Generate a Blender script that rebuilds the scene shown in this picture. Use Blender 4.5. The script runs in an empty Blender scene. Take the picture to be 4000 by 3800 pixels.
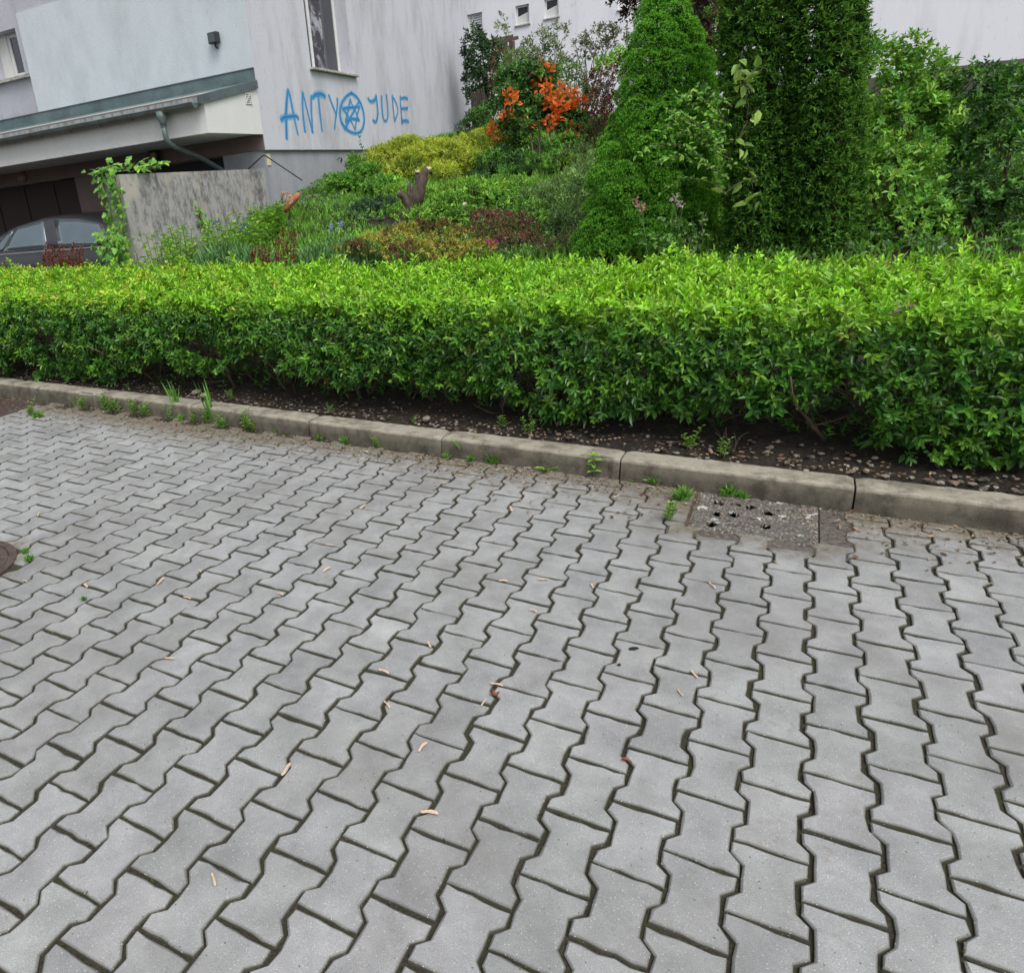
import bpy, bmesh, math
import numpy as np
from mathutils import Vector, Matrix, Quaternion
S=bpy.context.scene
rng=np.random.default_rng(11)
# ---------------------------------------------------------------- camera
F_PX=2835.69; PPX,PPY=1482.,1736.; IW,IH=4000.,3800.
M=np.array([[0.9944962389973641,-0.10477227982676454,0.0],[-0.034487363253851835,-0.32735331430795195,0.9442724338809199],[-0.09893357567527175,-0.9390753840834618,-0.32916495957590003]])
C0=np.array([0.,0.,1.495304])
cam=bpy.data.cameras.new('camera'); co=bpy.data.objects.new('camera',cam); S.collection.objects.link(co)
co.matrix_world=Matrix([[M[0,0],-M[0,1],-M[0,2],C0[0]],[M[1,0],-M[1,1],-M[1,2],C0[1]],[M[2,0],-M[2,1],-M[2,2],C0[2]],[0,0,0,1]])
cam.sensor_width=36; cam.sensor_fit='HORIZONTAL'; cam.lens=F_PX/IW*36
cam.shift_x=(IW/2-PPX)/IW; cam.shift_y=-(IH/2-PPY)/IW
cam.clip_start=.05; cam.clip_end=2000
S.camera=co; S.render.resolution_x=1024; S.render.resolution_y=972
# ---------------------------------------------------------------- light: bright overcast
SUN_EL,SUN_AZ=math.radians(58),math.radians(155)
w=bpy.data.worlds.new("World"); S.world=w; w.use_nodes=True
nt=w.node_tree; bg=nt.nodes['Background']
sky=nt.nodes.new('ShaderNodeTexSky'); sky.sky_type='NISHITA'; sky.sun_disc=False
sky.sun_elevation=SUN_EL; sky.sun_rotation=SUN_AZ; sky.air_density=1.0; sky.dust_density=3.0; sky.ozone_density=1.0
hs=nt.nodes.new('ShaderNodeHueSaturation'); hs.inputs['Saturation'].default_value=.30   # cloud cover greys the sky
nt.links.new(sky.outputs[0],hs.inputs['Color']); nt.links.new(hs.outputs[0],bg.inputs[0]); bg.inputs[1].default_value=.15
sl=bpy.data.lights.new('sun','SUN'); sl.energy=1.5; sl.angle=math.radians(35); sl.color=(1,.97,.93)
so=bpy.data.objects.new('sun',sl); S.collection.objects.link(so)
sd=Vector((math.sin(SUN_AZ)*math.cos(SUN_EL),math.cos(SUN_AZ)*math.cos(SUN_EL),math.sin(SUN_EL)))
so.rotation_euler=sd.to_track_quat('Z','Y').to_euler()
S.view_settings.view_transform='Standard'; S.view_settings.look='None'; S.view_settings.gamma=1
S.view_settings.use_curve_mapping=False; S.view_settings.exposure=0.36
S.render.engine='CYCLES'
try:
    S.cycles.max_bounces=6; S.cycles.diffuse_bounces=2; S.cycles.transparent_max_bounces=10
except Exception: pass
# ---------------------------------------------------------------- site frames
L0=np.array([0.45605791612,1.21577234,-0.0124031]); LX=np.array([0.854302,-0.518912,-0.0299606]); LY=np.array([0.51869,0.854824,-0.0153764]); NW=np.array([0.03359,-0.0024042,0.9994328])
O=np.array([-1.449454,13.712153,0.]); D1=np.array([-0.87798916,0.47868052,0.]); D2=np.array([0.4771260710,0.87883486,0.])
def gz(x,y): return -(NW[0]*x+NW[1]*y)/NW[2]
def SP(s,t,h=0):                       # street frame: s along the kerb, t away from it, h above the paving
    s=np.asarray(s,float)[...,None];t=np.asarray(t,float)[...,None];h=np.asarray(h,float)[...,None]
    return L0+s*LX+t*LY+h*NW
def HL(x,y,z=0):                       # house frame: x right along the front, y back along the side wall
    x=np.asarray(x,float)[...,None];y=np.asarray(y,float)[...,None]
    p=O-D1*x+D2*y; p=p+np.array([0,0,1.])*np.asarray(z,float)[...,None]; return p
def ray(u,v):
    q=M@np.array([(u-PPX)/F_PX,(v-PPY)/F_PX,1.]); return q
def at(u,v,d):                         # the point at forward distance d seen in direction (u,v)
    q=ray(u,v); return C0+q*d/q[1]
def smooth(x,a,b):
    t=np.clip((np.asarray(x,float)-a)/(b-a),0,1); return t*t*(3-2*t)
def nz(x,y,f=1.,k=0.):                 # cheap smooth noise in [-1,1]
    x=np.asarray(x,float)*f+k*1.7; y=np.asarray(y,float)*f-k*2.3
    return (np.sin(x*1.3+2.1*np.sin(y*.9+k))+np.sin(y*1.7+1.6*np.sin(x*1.1-k))+np.sin((x+y)*2.3+1.3*np.sin(x*.7-y*1.9)))/3
KT=2.33
PT=[-3,0,.6,1.8,3.9,5.8,7.4,9,14,25,60,300]; PZ=[.08,.08,.09,.15,.42,.82,1.22,1.58,2.3,3.2,4.,5.]
def terr(x,y):
    x=np.asarray(x,float);y=np.asarray(y,float)
    t=(x-L0[0])*LY[0]+(y-L0[1])*LY[1]-KT
    z=np.interp(t,PT,PZ)+gz(x,y)*(1-smooth(t,0,5))
    _hx=-((x-O[0])*D1[0]+(y-O[1])*D1[1]);z=z+.17*np.exp(-((_hx-.6)/1.6)**2)*smooth(t,4.2,6.5)
    z=z+.05*nz(x,y,1.6)*smooth(t,1.2,3)+.02*nz(x,y,6)*smooth(t,.3,2)
    rx=x-O[0];ry=y-O[1]; hx=-(rx*D1[0]+ry*D1[1]); hy=rx*D2[0]+ry*D2[1]
    a=np.where(hy>-3.55,smooth(-hx,.05,.3),smooth(-hx-(hy+3.55)*-.1,-.3,1.1))*smooth(t,.9,1.8)
    z=z*(1-a)+.15*a
    return z
def hit(u,v,d0=5.,d1=40.):
    q=ray(u,v);q=q/q[1]
    d=np.linspace(d0,d1,1500);P=C0+q*d[:,None];g=terr(P[:,0],P[:,1]);k=np.argmax(P[:,2]<g)
    return P[k] if (P[:,2]<g).any() else P[-1]
# ---------------------------------------------------------------- materials
def newmat(name):
    m=bpy.data.materials.new(name);m.use_nodes=True;n=m.node_tree;b=n.nodes['Principled BSDF'];return m,n,b
def N(n,t,**k):
    x=n.nodes.new(t)
    for a,v in k.items():
        if a in x.inputs: x.inputs[a].default_value=v
        else: setattr(x,a,v)
    return x
def ramp(n,src,stops):
    r=n.nodes.new('ShaderNodeValToRGB');e=r.color_ramp.elements
    while len(e)<len(stops): e.new(.5)
    for i,(p,c) in enumerate(stops): e[i].position=p;e[i].color=(c,c,c,1) if not hasattr(c,'__len__') else (*c,1)
    n.links.new(src,r.inputs[0]);return r.outputs[0]
def noise(n,sc,det=4,rough=.6,vec=None,scale3=None):
    x=N(n,'ShaderNodeTexNoise',Scale=sc,Detail=det,Roughness=rough)
    if vec is None:
        tc=n.nodes.new('ShaderNodeTexCoord');vec=tc.outputs['Object']
    if scale3:
        mp=n.nodes.new('ShaderNodeMapping');mp.inputs['Scale'].default_value=scale3;n.links.new(vec,mp.inputs[0]);vec=mp.outputs[0]
    n.links.new(vec,x.inputs['Vector']);return x.outputs['Fac']
def mix(n,fac,a,b,mode='MIX'):
    x=n.nodes.new('ShaderNodeMix');x.data_type='RGBA';x.blend_type=mode
    for i,s in ((0,fac),(6,a),(7,b)):
        if hasattr(s,'is_output') or hasattr(s,'links'): n.links.new(s,x.inputs[i])
        elif i==0: x.inputs[0].default_value=s
        else: x.inputs[i].default_value=(*s,1)
    return x.outputs[2]
def bump(n,b,h,st=.3,dist=.01):
    x=N(n,'ShaderNodeBump',Strength=st,Distance=dist);n.links.new(h,x.inputs['Height']);n.links.new(x.outputs[0],b.inputs['Normal'])
def flat(name,c,r=.6,metal=0.,var=.12,sc=8.,bmp=0.,spec=.5,c2=None,bsc=60):
    m,n,b=newmat(name)
    f=noise(n,sc)
    d=c2 if c2 else tuple(max(0,x*(1-var*2.5)) for x in c)
    n.links.new(mix(n,ramp(n,f,[(.35,0.),(.7,1.)]),d,c),b.inputs['Base Color'])
    b.inputs['Roughness'].default_value=r;b.inputs['Metallic'].default_value=metal;b.inputs['Specular IOR Level'].default_value=spec
    if bmp: bump(n,b,noise(n,bsc,5,.7),bmp,.01)
    return m
def leafmat(name,rough=.45,trans=.3,spec=.35,vein=True,hv=0.):
    m,n,b=newmat(name)
    a=N(n,'ShaderNodeAttribute',attribute_name='Col')
    f=noise(n,30,2)
    c=mix(n,1.,a.outputs['Color'],ramp(n,f,[(.3,.78),(.7,1.15)]),'MULTIPLY')
    n.links.new(c,b.inputs['Base Color']);b.inputs['Roughness'].default_value=rough;b.inputs['Specular IOR Level'].default_value=spec
    t=n.nodes.new('ShaderNodeBsdfTranslucent');ms=N(n,'ShaderNodeMixShader');ms.inputs[0].default_value=trans
    tc=mix(n,1.,c,(1.05,1.0,.6),'MULTIPLY');n.links.new(tc,t.inputs[0])
    out=n.nodes['Material Output'];n.links.new(b.outputs[0],ms.inputs[1]);n.links.new(t.outputs[0],ms.inputs[2]);n.links.new(ms.outputs[0],out.inputs[0])
    return m
MT={}
MT['leaf']=leafmat('leaf',.42,.28); MT['gloss']=leafmat('glossy_leaf',.34,.20,.45); MT['needle']=leafmat('needle',.7,.25,.15); MT['petal']=leafmat('petal',.7,.35,.2)
MT['grass']=leafmat('grass_blade',.55,.35,.25)
def bark(name,c): 
    m,n,b=newmat(name);f=noise(n,14,6,.7,scale3=(1,1,.25));n.links.new(mix(n,ramp(n,f,[(.35,0.),(.65,1.)]),tuple(x*.4 for x in c),c),b.inputs['Base Color']);b.inputs['Roughness'].default_value=.9;bump(n,b,f,.8,.02);return m
MT['bark']=bark('brown_bark',(.16,.11,.075)); MT['bark_grey']=bark('grey_bark',(.12,.09,.07)); MT['cutwood']=flat('cut_wood',(.62,.50,.36),.8)
# paving blocks
m,n,b=newmat('paving_concrete')
a=N(n,'ShaderNodeAttribute',attribute_name='Col'); dt=N(n,'ShaderNodeAttribute',attribute_name='dirt')
sp=noise(n,420,3,.8); base=mix(n,1.,a.outputs['Color'],ramp(n,sp,[(.25,.55),(.5,1.),(.75,1.45)]),'MULTIPLY')
mo=noise(n,7,5,.65); base=mix(n,1.,base,ramp(n,mo,[(.3,.74),(.7,1.14)]),'MULTIPLY')
vo=N(n,'ShaderNodeTexVoronoi',Scale=95.);tc=n.nodes.new('ShaderNodeTexCoord');n.links.new(tc.outputs['Object'],vo.inputs['Vector'])
base=mix(n,ramp(n,vo.outputs['Distance'],[(.09,1.),(.15,0.)]),base,(.50,.50,.49))
st_=noise(n,1.1,6,.7);base=mix(n,ramp(n,st_,[(.48,0.),(.66,.50)]),base,(.17,.165,.155))
st2=noise(n,4.3,8,.8);base=mix(n,ramp(n,st2,[(.58,0.),(.68,.30)]),base,(.15,.145,.12))
vd=N(n,'ShaderNodeTexVoronoi',Scale=33.);n.links.new(tc.outputs['Object'],vd.inputs['Vector'])
base=mix(n,ramp(n,vd.outputs['Distance'],[(.05,.8),(.085,0.)]),base,(.07,.065,.06))
dn=noise(n,16,6,.75)
ad=N(n,'ShaderNodeMath',operation='MULTIPLY_ADD');n.links.new(dt.outputs['Fac'],ad.inputs[0]);ad.inputs[1].default_value=1.;n.links.new(dn,ad.inputs[2])
dm=ramp(n,ad.outputs[0],[(.70,0.),(1.05,.9)])
dc=mix(n,ramp(n,noise(n,60,4,.8),[(.35,0.),(.65,1.)]),(.09,.075,.05),(.21,.18,.13))
base=mix(n,dm,base,dc)
n.links.new(base,b.inputs['Base Color']);b.inputs['Roughness'].default_value=.86;b.inputs['Specular IOR Level'].default_value=.3
bump(n,b,noise(n,300,4,.8),.35,.002); MT['paving']=m
# joint soil + moss
m,n,b=newmat('joint_soil')
f1=noise(n,120,4,.8);f2=noise(n,5,4,.7)
c=mix(n,ramp(n,f1,[(.35,0.),(.65,1.)]),(.018,.016,.012),(.085,.074,.050))
c=mix(n,ramp(n,f2,[(.48,0.),(.64,.7)]),c,(.050,.058,.016))
n.links.new(c,b.inputs['Base Color']);b.inputs['Roughness'].default_value=1.;bump(n,b,f1,1.,.01);MT['joint']=m
# soil
m,n,b=newmat('garden_soil')
f1=noise(n,45,6,.8);f2=noise(n,3,3)
c=mix(n,ramp(n,f1,[(.35,0.),(.7,1.)]),(.012,.009,.006),(.065,.048,.032));n.links.new(c,b.inputs['Base Color']);b.inputs['Roughness'].default_value=1.;bump(n,b,f1,1.,.03);MT['soil']=m
def concrete(name,c,c2,streak=.5,sc=3.,bmp=.4,spk=200,sz=.2,lo=.42,hi=.68,dash=0.):
    m,n,b=newmat(name)
    f=noise(n,sc,6,.7,scale3=(1,1,sz)); g=noise(n,spk,3,.8)
    base=mix(n,ramp(n,f,[(lo,0.),(hi,streak)]),c,c2);base=mix(n,1.,base,ramp(n,g,[(.3,.82),(.7,1.15)]),'MULTIPLY')
    if dash:
        h=noise(n,11,5,.75,scale3=(1,1,.28));h2=noise(n,1.1,3,.6);mu=N(n,'ShaderNodeMath',operation='MULTIPLY');n.links.new(ramp(n,h,[(.58,0.),(.68,1.)]),mu.inputs[0]);n.links.new(ramp(n,h2,[(.40,.15),(.62,dash)]),mu.inputs[1])
        base=mix(n,mu.outputs[0],base,tuple(x*.45 for x in c2))
    n.links.new(base,b.inputs['Base Color']);b.inputs['Roughness'].default_value=.92;b.inputs['Specular IOR Level'].default_value=.25
    bump(n,b,g,bmp,.006);return m
MT['kerb']=concrete('kerb_concrete',(.34,.315,.255),(.13,.115,.09),.8,7.,.5,150,1.,.45,.62)
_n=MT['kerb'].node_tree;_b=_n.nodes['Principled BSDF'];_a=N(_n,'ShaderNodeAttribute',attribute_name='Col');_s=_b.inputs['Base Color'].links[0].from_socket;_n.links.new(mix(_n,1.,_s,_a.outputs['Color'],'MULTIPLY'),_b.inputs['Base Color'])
MT['wall_side']=concrete('lilac_stucco',(.565,.575,.625),(.36,.36,.38),.85,1.5,.8,50,.34,.46,.72,.42)
MT['wall_front']=concrete('pale_blue_stucco',(.62,.68,.71),(.47,.52,.54),.7,1.3,.8,50,.5,.44,.68,.22)
MT['wall_upper']=concrete('grey_lilac_stucco',(.49,.50,.545),(.39,.39,.42),.5,1.5,.6,60,.5,.42,.68,.2)
MT['cheek']=concrete('cream_stucco',(.70,.71,.69),(.60,.60,.56),.5,2.,.4,80,.6)
MT['plinth']=concrete('grey_plinth',(.34,.355,.385),(.24,.245,.26),.6,2.5,.4,80,.5)
MT['brownwall']=concrete('brown_render',(.20,.15,.135),(.15,.12,.11),.6,2.5,.4,80,.5)
MT['neigh']=concrete('white_stucco',(.82,.84,.88),(.50,.51,.53),.6,1.3,.3,60,.16,.5,.8,.35)
# weathered retaining wall
m,n,b=newmat('weathered_concrete')
f=noise(n,9,9,.82,scale3=(1,1,.50));f2=noise(n,1.6,5,.6);f3=noise(n,40,5,.8)
c=mix(n,ramp(n,f,[(.40,0.),(.54,1.)]),(.15,.145,.14),(.36,.355,.345))
c=mix(n,ramp(n,f2,[(.5,0.),(.66,.85)]),c,(.47,.44,.37));c=mix(n,ramp(n,noise(n,3.0,8,.78,scale3=(1,1,.45)),[(.54,0.),(.64,.8)]),c,(.06,.06,.065))
n.links.new(c,b.inputs['Base Color']);b.inputs['Roughness'].default_value=.95;bump(n,b,f3,.7,.012);MT['oldwall']=m
MT['zinc']=flat('zinc_green',(.165,.235,.24),.55,.2,.2,2.,.1); MT['zinc_dark']=flat('zinc_grey',(.13,.165,.18),.5,.2,.15,3.); MT['shingle']=flat('brown_shingle',(.13,.10,.09),.9,0,.2,15,.6)
MT['gutter']=flat('grey_green_gutter',(.15,.185,.18),.5,.1,.2,4.,c2=(.12,.095,.08)); MT['pipe']=flat('grey_green_pipe',(.16,.215,.21),.45,.1,.1,4.)
MT['white']=flat('white_pvc',(.74,.74,.72),.4,0,.05); MT['sill']=flat('worn_white_sill',(.60,.59,.54),.7,0,.2,20,c2=(.22,.2,.17)); MT['black']=flat('black_plastic',(.015,.015,.016),.5)
MT['door']=flat('dark_red_door',(.026,.006,.006),.6,0,.1); MT['darkdoor']=flat('black_door',(.008,.008,.010),.7)
MT['cream']=flat('cream_plate',(.66,.58,.38),.5,0,.05); MT['terracotta']=flat('terracotta',(.42,.17,.07),.8,0,.15,20,.2); MT['iron']=flat('rusty_iron',(.13,.095,.088),.7,.3,.2,30,.5,c2=(.07,.045,.035))
MT['wood']=flat('weathered_timber',(.13,.10,.08),.9,0,.2,12,.3); MT['lampglass']=flat('lamp_glass',(.34,.20,.16),.3); MT['darkmetal']=flat('dark_metal',(.05,.055,.06),.45,.4)
MT['stemgreen']=flat('green_stem',(.10,.19,.04),.7);MT['cable']=flat('black_cable',(.02,.02,.02),.5); MT['driftwood']=flat('grey_driftwood',(.22,.18,.14),.9,0,.2,20,.4); MT['stone']=flat('pebble',(.36,.32,.28),.9,0,.25,60,.3,c2=(.14,.11,.09))
MT['gravelc']=flat('gritty_concrete',(.17,.155,.14),.95,0,.2,50,.9,c2=(.07,.055,.045)); MT['samara']=flat('maple_seed',(.66,.53,.40),.7,0,.15,200,c2=(.50,.37,.26)); MT['deadleaf']=flat('dead_leaf',(.16,.08,.04),.9,0,.2,90)
def glassm(name,c,r=.06,spec=.8):
    m,n,b=newmat(name);f=noise(n,2.5,4,.6);n.links.new(mix(n,f,c,tuple(x*1.8 for x in c)),b.inputs['Base Color'])
    b.inputs['Roughness'].default_value=r;b.inputs['Specular IOR Level'].default_value=spec;b.inputs['Coat Weight'].default_value=.4;return m
MT['glass']=glassm('dark_window_glass',(.025,.026,.032)); MT['carglass']=glassm('tinted_car_glass',(.11,.145,.16),.04,1.)
MT['carglass'].node_tree.nodes['Principled BSDF'].inputs['Metallic'].default_value=.6
m,n,b=newmat('painted_reflection');tc=n.nodes.new('ShaderNodeTexCoord');wv=N(n,'ShaderNodeTexNoise',Scale=4.,Detail=5.,Distortion=1.0);n.links.new(tc.outputs['Object'],wv.inputs[0])
n.links.new(mix(n,ramp(n,wv.outputs[0],[(.44,0.),(.66,1.)]),(.02,.016,.026),(.36,.35,.40)),b.inputs[0]);b.inputs['Roughness'].default_value=.15;MT['curtain']=m  # foliage reflection painted into the colour as a mottled pattern
m,n,b=newmat('window_blind');wv=N(n,'ShaderNodeTexWave',Scale=4.2,bands_direction='Z');tc=n.nodes.new('ShaderNodeTexCoord');n.links.new(tc.outputs['Object'],wv.inputs['Vector'])
n.links.new(mix(n,ramp(n,wv.outputs[0],[(.25,0.),(.45,1.)]),(.22,.27,.36),(.62,.68,.76)),b.inputs[0]);b.inputs['Roughness'].default_value=.3;MT['blind']=m
m,n,b=newmat('car_paint');b.inputs['Base Color'].default_value=(.035,.036,.042,1);b.inputs['Metallic'].default_value=.6;b.inputs['Roughness'].default_value=.35;b.inputs['Coat Weight'].default_value=.8
n.links.new(ramp(n,noise(n,3,3),[(.3,.3),(.7,.42)]),b.inputs['Roughness']);MT['paint']=m
MT['car_dark']=flat('car_trim',(.045,.045,.052),.5); MT['tyre']=flat('tyre_rubber',(.02,.02,.02),.9); MT['rim']=flat('alloy_rim',(.5,.5,.52),.35,.8,.05)
MT['zinc_pale']=concrete('streaked_zinc',(.42,.44,.44),(.17,.17,.16),.8,9.,.1,90,.15,.4,.6);MT['palepane']=flat('pale_pane',(.22,.27,.36),.3);MT['chrome']=flat('chrome_strip',(.7,.72,.75),.25,.9,.02)
MT['lamp_white']=flat('pale_lens',(.6,.6,.58),.2); MT['lamp_red']=flat('red_lens',(.4,.02,.02),.2)
# ---------------------------------------------------------------- object helpers
def tag(o,label=None,cat=None,group=None,kind=None):
    if label:o['label']=label
    if cat:o['category']=cat
    if group:o['group']=group
    if kind:o['kind']=kind
    return o
def obj(name,me,mat=None,parent=None):
    o=bpy.data.objects.new(name,me);S.collection.objects.link(o)
    if mat is not None: me.materials.append(MT[mat] if isinstance(mat,str) else mat)
    if parent is not None:o.parent=parent
    return o
def empty(name,loc,rz=0,label=None,cat=None,group=None):
    o=bpy.data.objects.new(name,None);S.collection.objects.link(o);o.location=[float(x) for x in loc];o.rotation_euler=(0,0,rz);o.empty_display_size=.2
    return tag(o,label,cat,group)
class MB:
    """collects vertices and faces in numpy chunks; build() makes one mesh"""
    def __init__(s): s.v=[];s.fl=[];s.fs=[];s.n=0;s.c=[]
    def add(s,V,faces,col=None):
        V=np.asarray(V,float);s.v.append(V)
        for f in faces: s.fl.extend([i+s.n for i in f]);s.fs.append(len(f))
        s.c.append(np.tile(col if col is not None else (1,1,1),(len(V),1)) if col is None or np.ndim(col)==1 else col);s.n+=len(V)
        return s
    def addn(s,V,tmpl,col):             # V (n,k,3) with a face template
        n,k,_=V.shape;base=(np.arange(n)*k+s.n)[:,None]
        for f in tmpl:
            s.__dict__.setdefault('bulk',[]).append((base+np.array(f)[None,:],))
        s.v.append(V.reshape(-1,3));s.c.append(np.repeat(col,k,axis=0) if col.shape[0]==n else col);s.n+=n*k
        return s
    def box(s,a,b,T=None,col=None,bev=0):
        x0,y0,z0=a;x1,y1,z1=b
        V=np.array([(x0,y0,z0),(x1,y0,z0),(x1,y1,z0),(x0,y1,z0),(x0,y0,z1),(x1,y0,z1),(x1,y1,z1),(x0,y1,z1)],float)
        if T is not None:V=T(V)
        return s.add(V,[(0,3,2,1),(4,5,6,7),(0,1,5,4),(1,2,6,5),(2,3,7,6),(3,0,4,7)],col)
    def tube(s,P,R,k=6,cap=True,col=None):
        P=np.asarray(P,float);R=np.broadcast_to(np.asarray(R,float),(len(P),));t=np.gradient(P,axis=0);t/=np.linalg.norm(t,axis=1)[:,None]+1e-9
        up=np.array([0,0,1.]) if abs(t[0][2])<.9 else np.array([1.,0,0]);V=[]
        for i in range(len(P)):
            a=np.cross(t[i],up);a/=np.linalg.norm(a)+1e-9;b=np.cross(a,t[i]);up=b
            an=np.arange(k)*2*math.pi/k;V.append(P[i]+R[i]*(np.cos(an)[:,None]*a+np.sin(an)[:,None]*b))
        f=[]
        for i in range(len(P)-1):
            for j in range(k): f.append((i*k+j,i*k+(j+1)%k,(i+1)*k+(j+1)%k,(i+1)*k+j))
        if cap: f+= [tuple(range(k-1,-1,-1)),tuple((len(P)-1)*k+j for j in range(k))]
        return s.add(np.concatenate(V),f,col)
    def mesh(s,name,smooth_=False):
        me=bpy.data.meshes.new(name);V=np.concatenate(s.v).astype(np.float32)
        loops=[np.array(s.fl,dtype=np.int32)];tot=[np.array(s.fs,dtype=np.int32)]
        for (q,) in s.__dict__.get('bulk',[]): loops.append(q.reshape(-1).astype(np.int32));tot.append(np.full(len(q),q.shape[1],np.int32))
        loops=np.concatenate(loops);tot=np.concatenate(tot)
        me.vertices.add(len(V));me.vertices.foreach_set('co',V.ravel());me.loops.add(len(loops));me.loops.foreach_set('vertex_index',loops)
        me.polygons.add(len(tot));st=np.concatenate([[0],np.cumsum(tot)[:-1]]).astype(np.int32);me.polygons.foreach_set('loop_start',st)
        try: me.polygons.foreach_set('loop_total',tot)
        except Exception: pass
        me.polygons.foreach_set('use_smooth',np.full(len(tot),bool(smooth_)))
        me.update(calc_edges=True)
        ca=me.color_attributes.new('Col','FLOAT_COLOR','POINT');C=np.concatenate(s.c).astype(np.float32)
        ca.data.foreach_set('color',np.c_[C,np.ones(len(C),np.float32)].ravel());return me
    def build(s,name,mat,parent=None,smooth_=False): return obj(name,s.mesh(name,smooth_),mat,parent)
def unit(a): return a/(np.linalg.norm(a,axis=-1,keepdims=True)+1e-9)
LEAF6=[(0,3,2,1),(0,5,4,3)]; LEAF4=[(0,2,1),(0,3,2)]
def leaves(mb,P,D,Nn,L,W,col,fold=.22,six=True,droop=.12):
    n=len(P);L=np.broadcast_to(np.asarray(L,float),(n,))[:,None];W=np.broadcast_to(np.asarray(W,float),(n,))[:,None]
    D=unit(D);sd=unit(np.cross(D,Nn));N2=np.cross(sd,D)
    if six:
        V=np.stack([P,P+D*.32*L+sd*.5*W+N2*fold*W,P+D*.72*L+sd*.36*W+N2*(fold*.8*W-droop*.4*L),P+D*L-N2*droop*L,P+D*.72*L-sd*.36*W+N2*(fold*.8*W-droop*.4*L),P+D*.32*L-sd*.5*W+N2*fold*W],1)
        mb.addn(V,LEAF6,col)
    else:
        V=np.stack([P,P+D*.45*L+sd*.5*W+N2*fold*W,P+D*L-N2*droop*L,P+D*.45*L-sd*.5*W+N2*fold*W],1)
        mb.addn(V,LEAF4,col)
def pick(pal,n,var=.18,r=None):
    r=r or rng;pal=np.array(pal,float);a=pal[r.integers(0,len(pal),n)];b=pal[r.integers(0,len(pal),n)];k=r.random((n,1))*.5
    return np.clip((a*(1-k)+b*k)*(1+r.normal(0,var,(n,1))),.002,.95)
def sprigs(mb,A,ax,pairs,gap,L,W,col,spread=.9,six=True,rosette=True,fold=.22,tipcol=None,rnd=.25):
    """opposite leaf pairs along short shoots; A anchors, ax shoot directions"""
    n=len(A);ax=unit(ax);ref=unit(rng.normal(size=(n,3)));a=unit(np.cross(ax,ref));b=np.cross(ax,a)
    L=np.broadcast_to(np.asarray(L,float),(n,));W=np.broadcast_to(np.asarray(W,float),(n,))
    for k in range(pairs):
        s1=a if k%2==0 else b;base=A+ax*gap*k;g=1-.35*k/max(pairs-1,1)
        for sg in (1,-1):
            d=unit(ax*(1-spread*.55+.25*k/max(pairs,1))+s1*sg*spread+rng.normal(0,rnd,(n,3)))
            nn=unit(ax*.8+np.array([0,0,.7])+rng.normal(0,.25,(n,3)))
            c=col if tipcol is None else col*(1-k/max(pairs-1,1))+tipcol*(k/max(pairs-1,1))
            c=np.clip(c*(1+rng.normal(0,.10,(n,1))),.002,.95)
            leaves(mb,base,d,nn,L*g*rng.uniform(.75,1.15,n),W*g,c,fold,six)
    if rosette:
        c=col if tipcol is None else tipcol
        leaves(mb,A+ax*gap*(pairs-1),unit(ax+rng.normal(0,.2,(n,3))),unit(a+rng.normal(0,.2,(n,3))),L*.7,W*.6,c,fold,six)
# ================================================================ SETTING: ground
STC=SP(0,0)
def ground_sheet():
    xs=np.concatenate([np.linspace(-150,-16,14),np.arange(-15,15.01,.3),np.linspace(16,150,14)]);ys=np.concatenate([np.linspace(-120,-6,10),np.arange(-5,30,.3),np.linspace(32,200,14)])
    X,Y=np.meshgrid(xs,ys);Z=terr(X,Y)
    t=(X-L0[0])*LY[0]+(Y-L0[1])*LY[1]-KT
    Z=np.where(t<.5,gz(X,Y)*np.clip(1-(np.hypot(X,Y)-12)/60,0,1)-.34,Z)
    V=np.stack([X,Y,Z],-1).reshape(-1,3);w_=len(xs);f=[]
    for j in range(len(ys)-1):
        for i in range(w_-1): f.append((j*w_+i,j*w_+i+1,(j+1)*w_+i+1,(j+1)*w_+i))
    o=MB().add(V,f).build('garden_ground','soil',None,True);tag(o,kind='structure')
ground_sheet()
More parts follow.
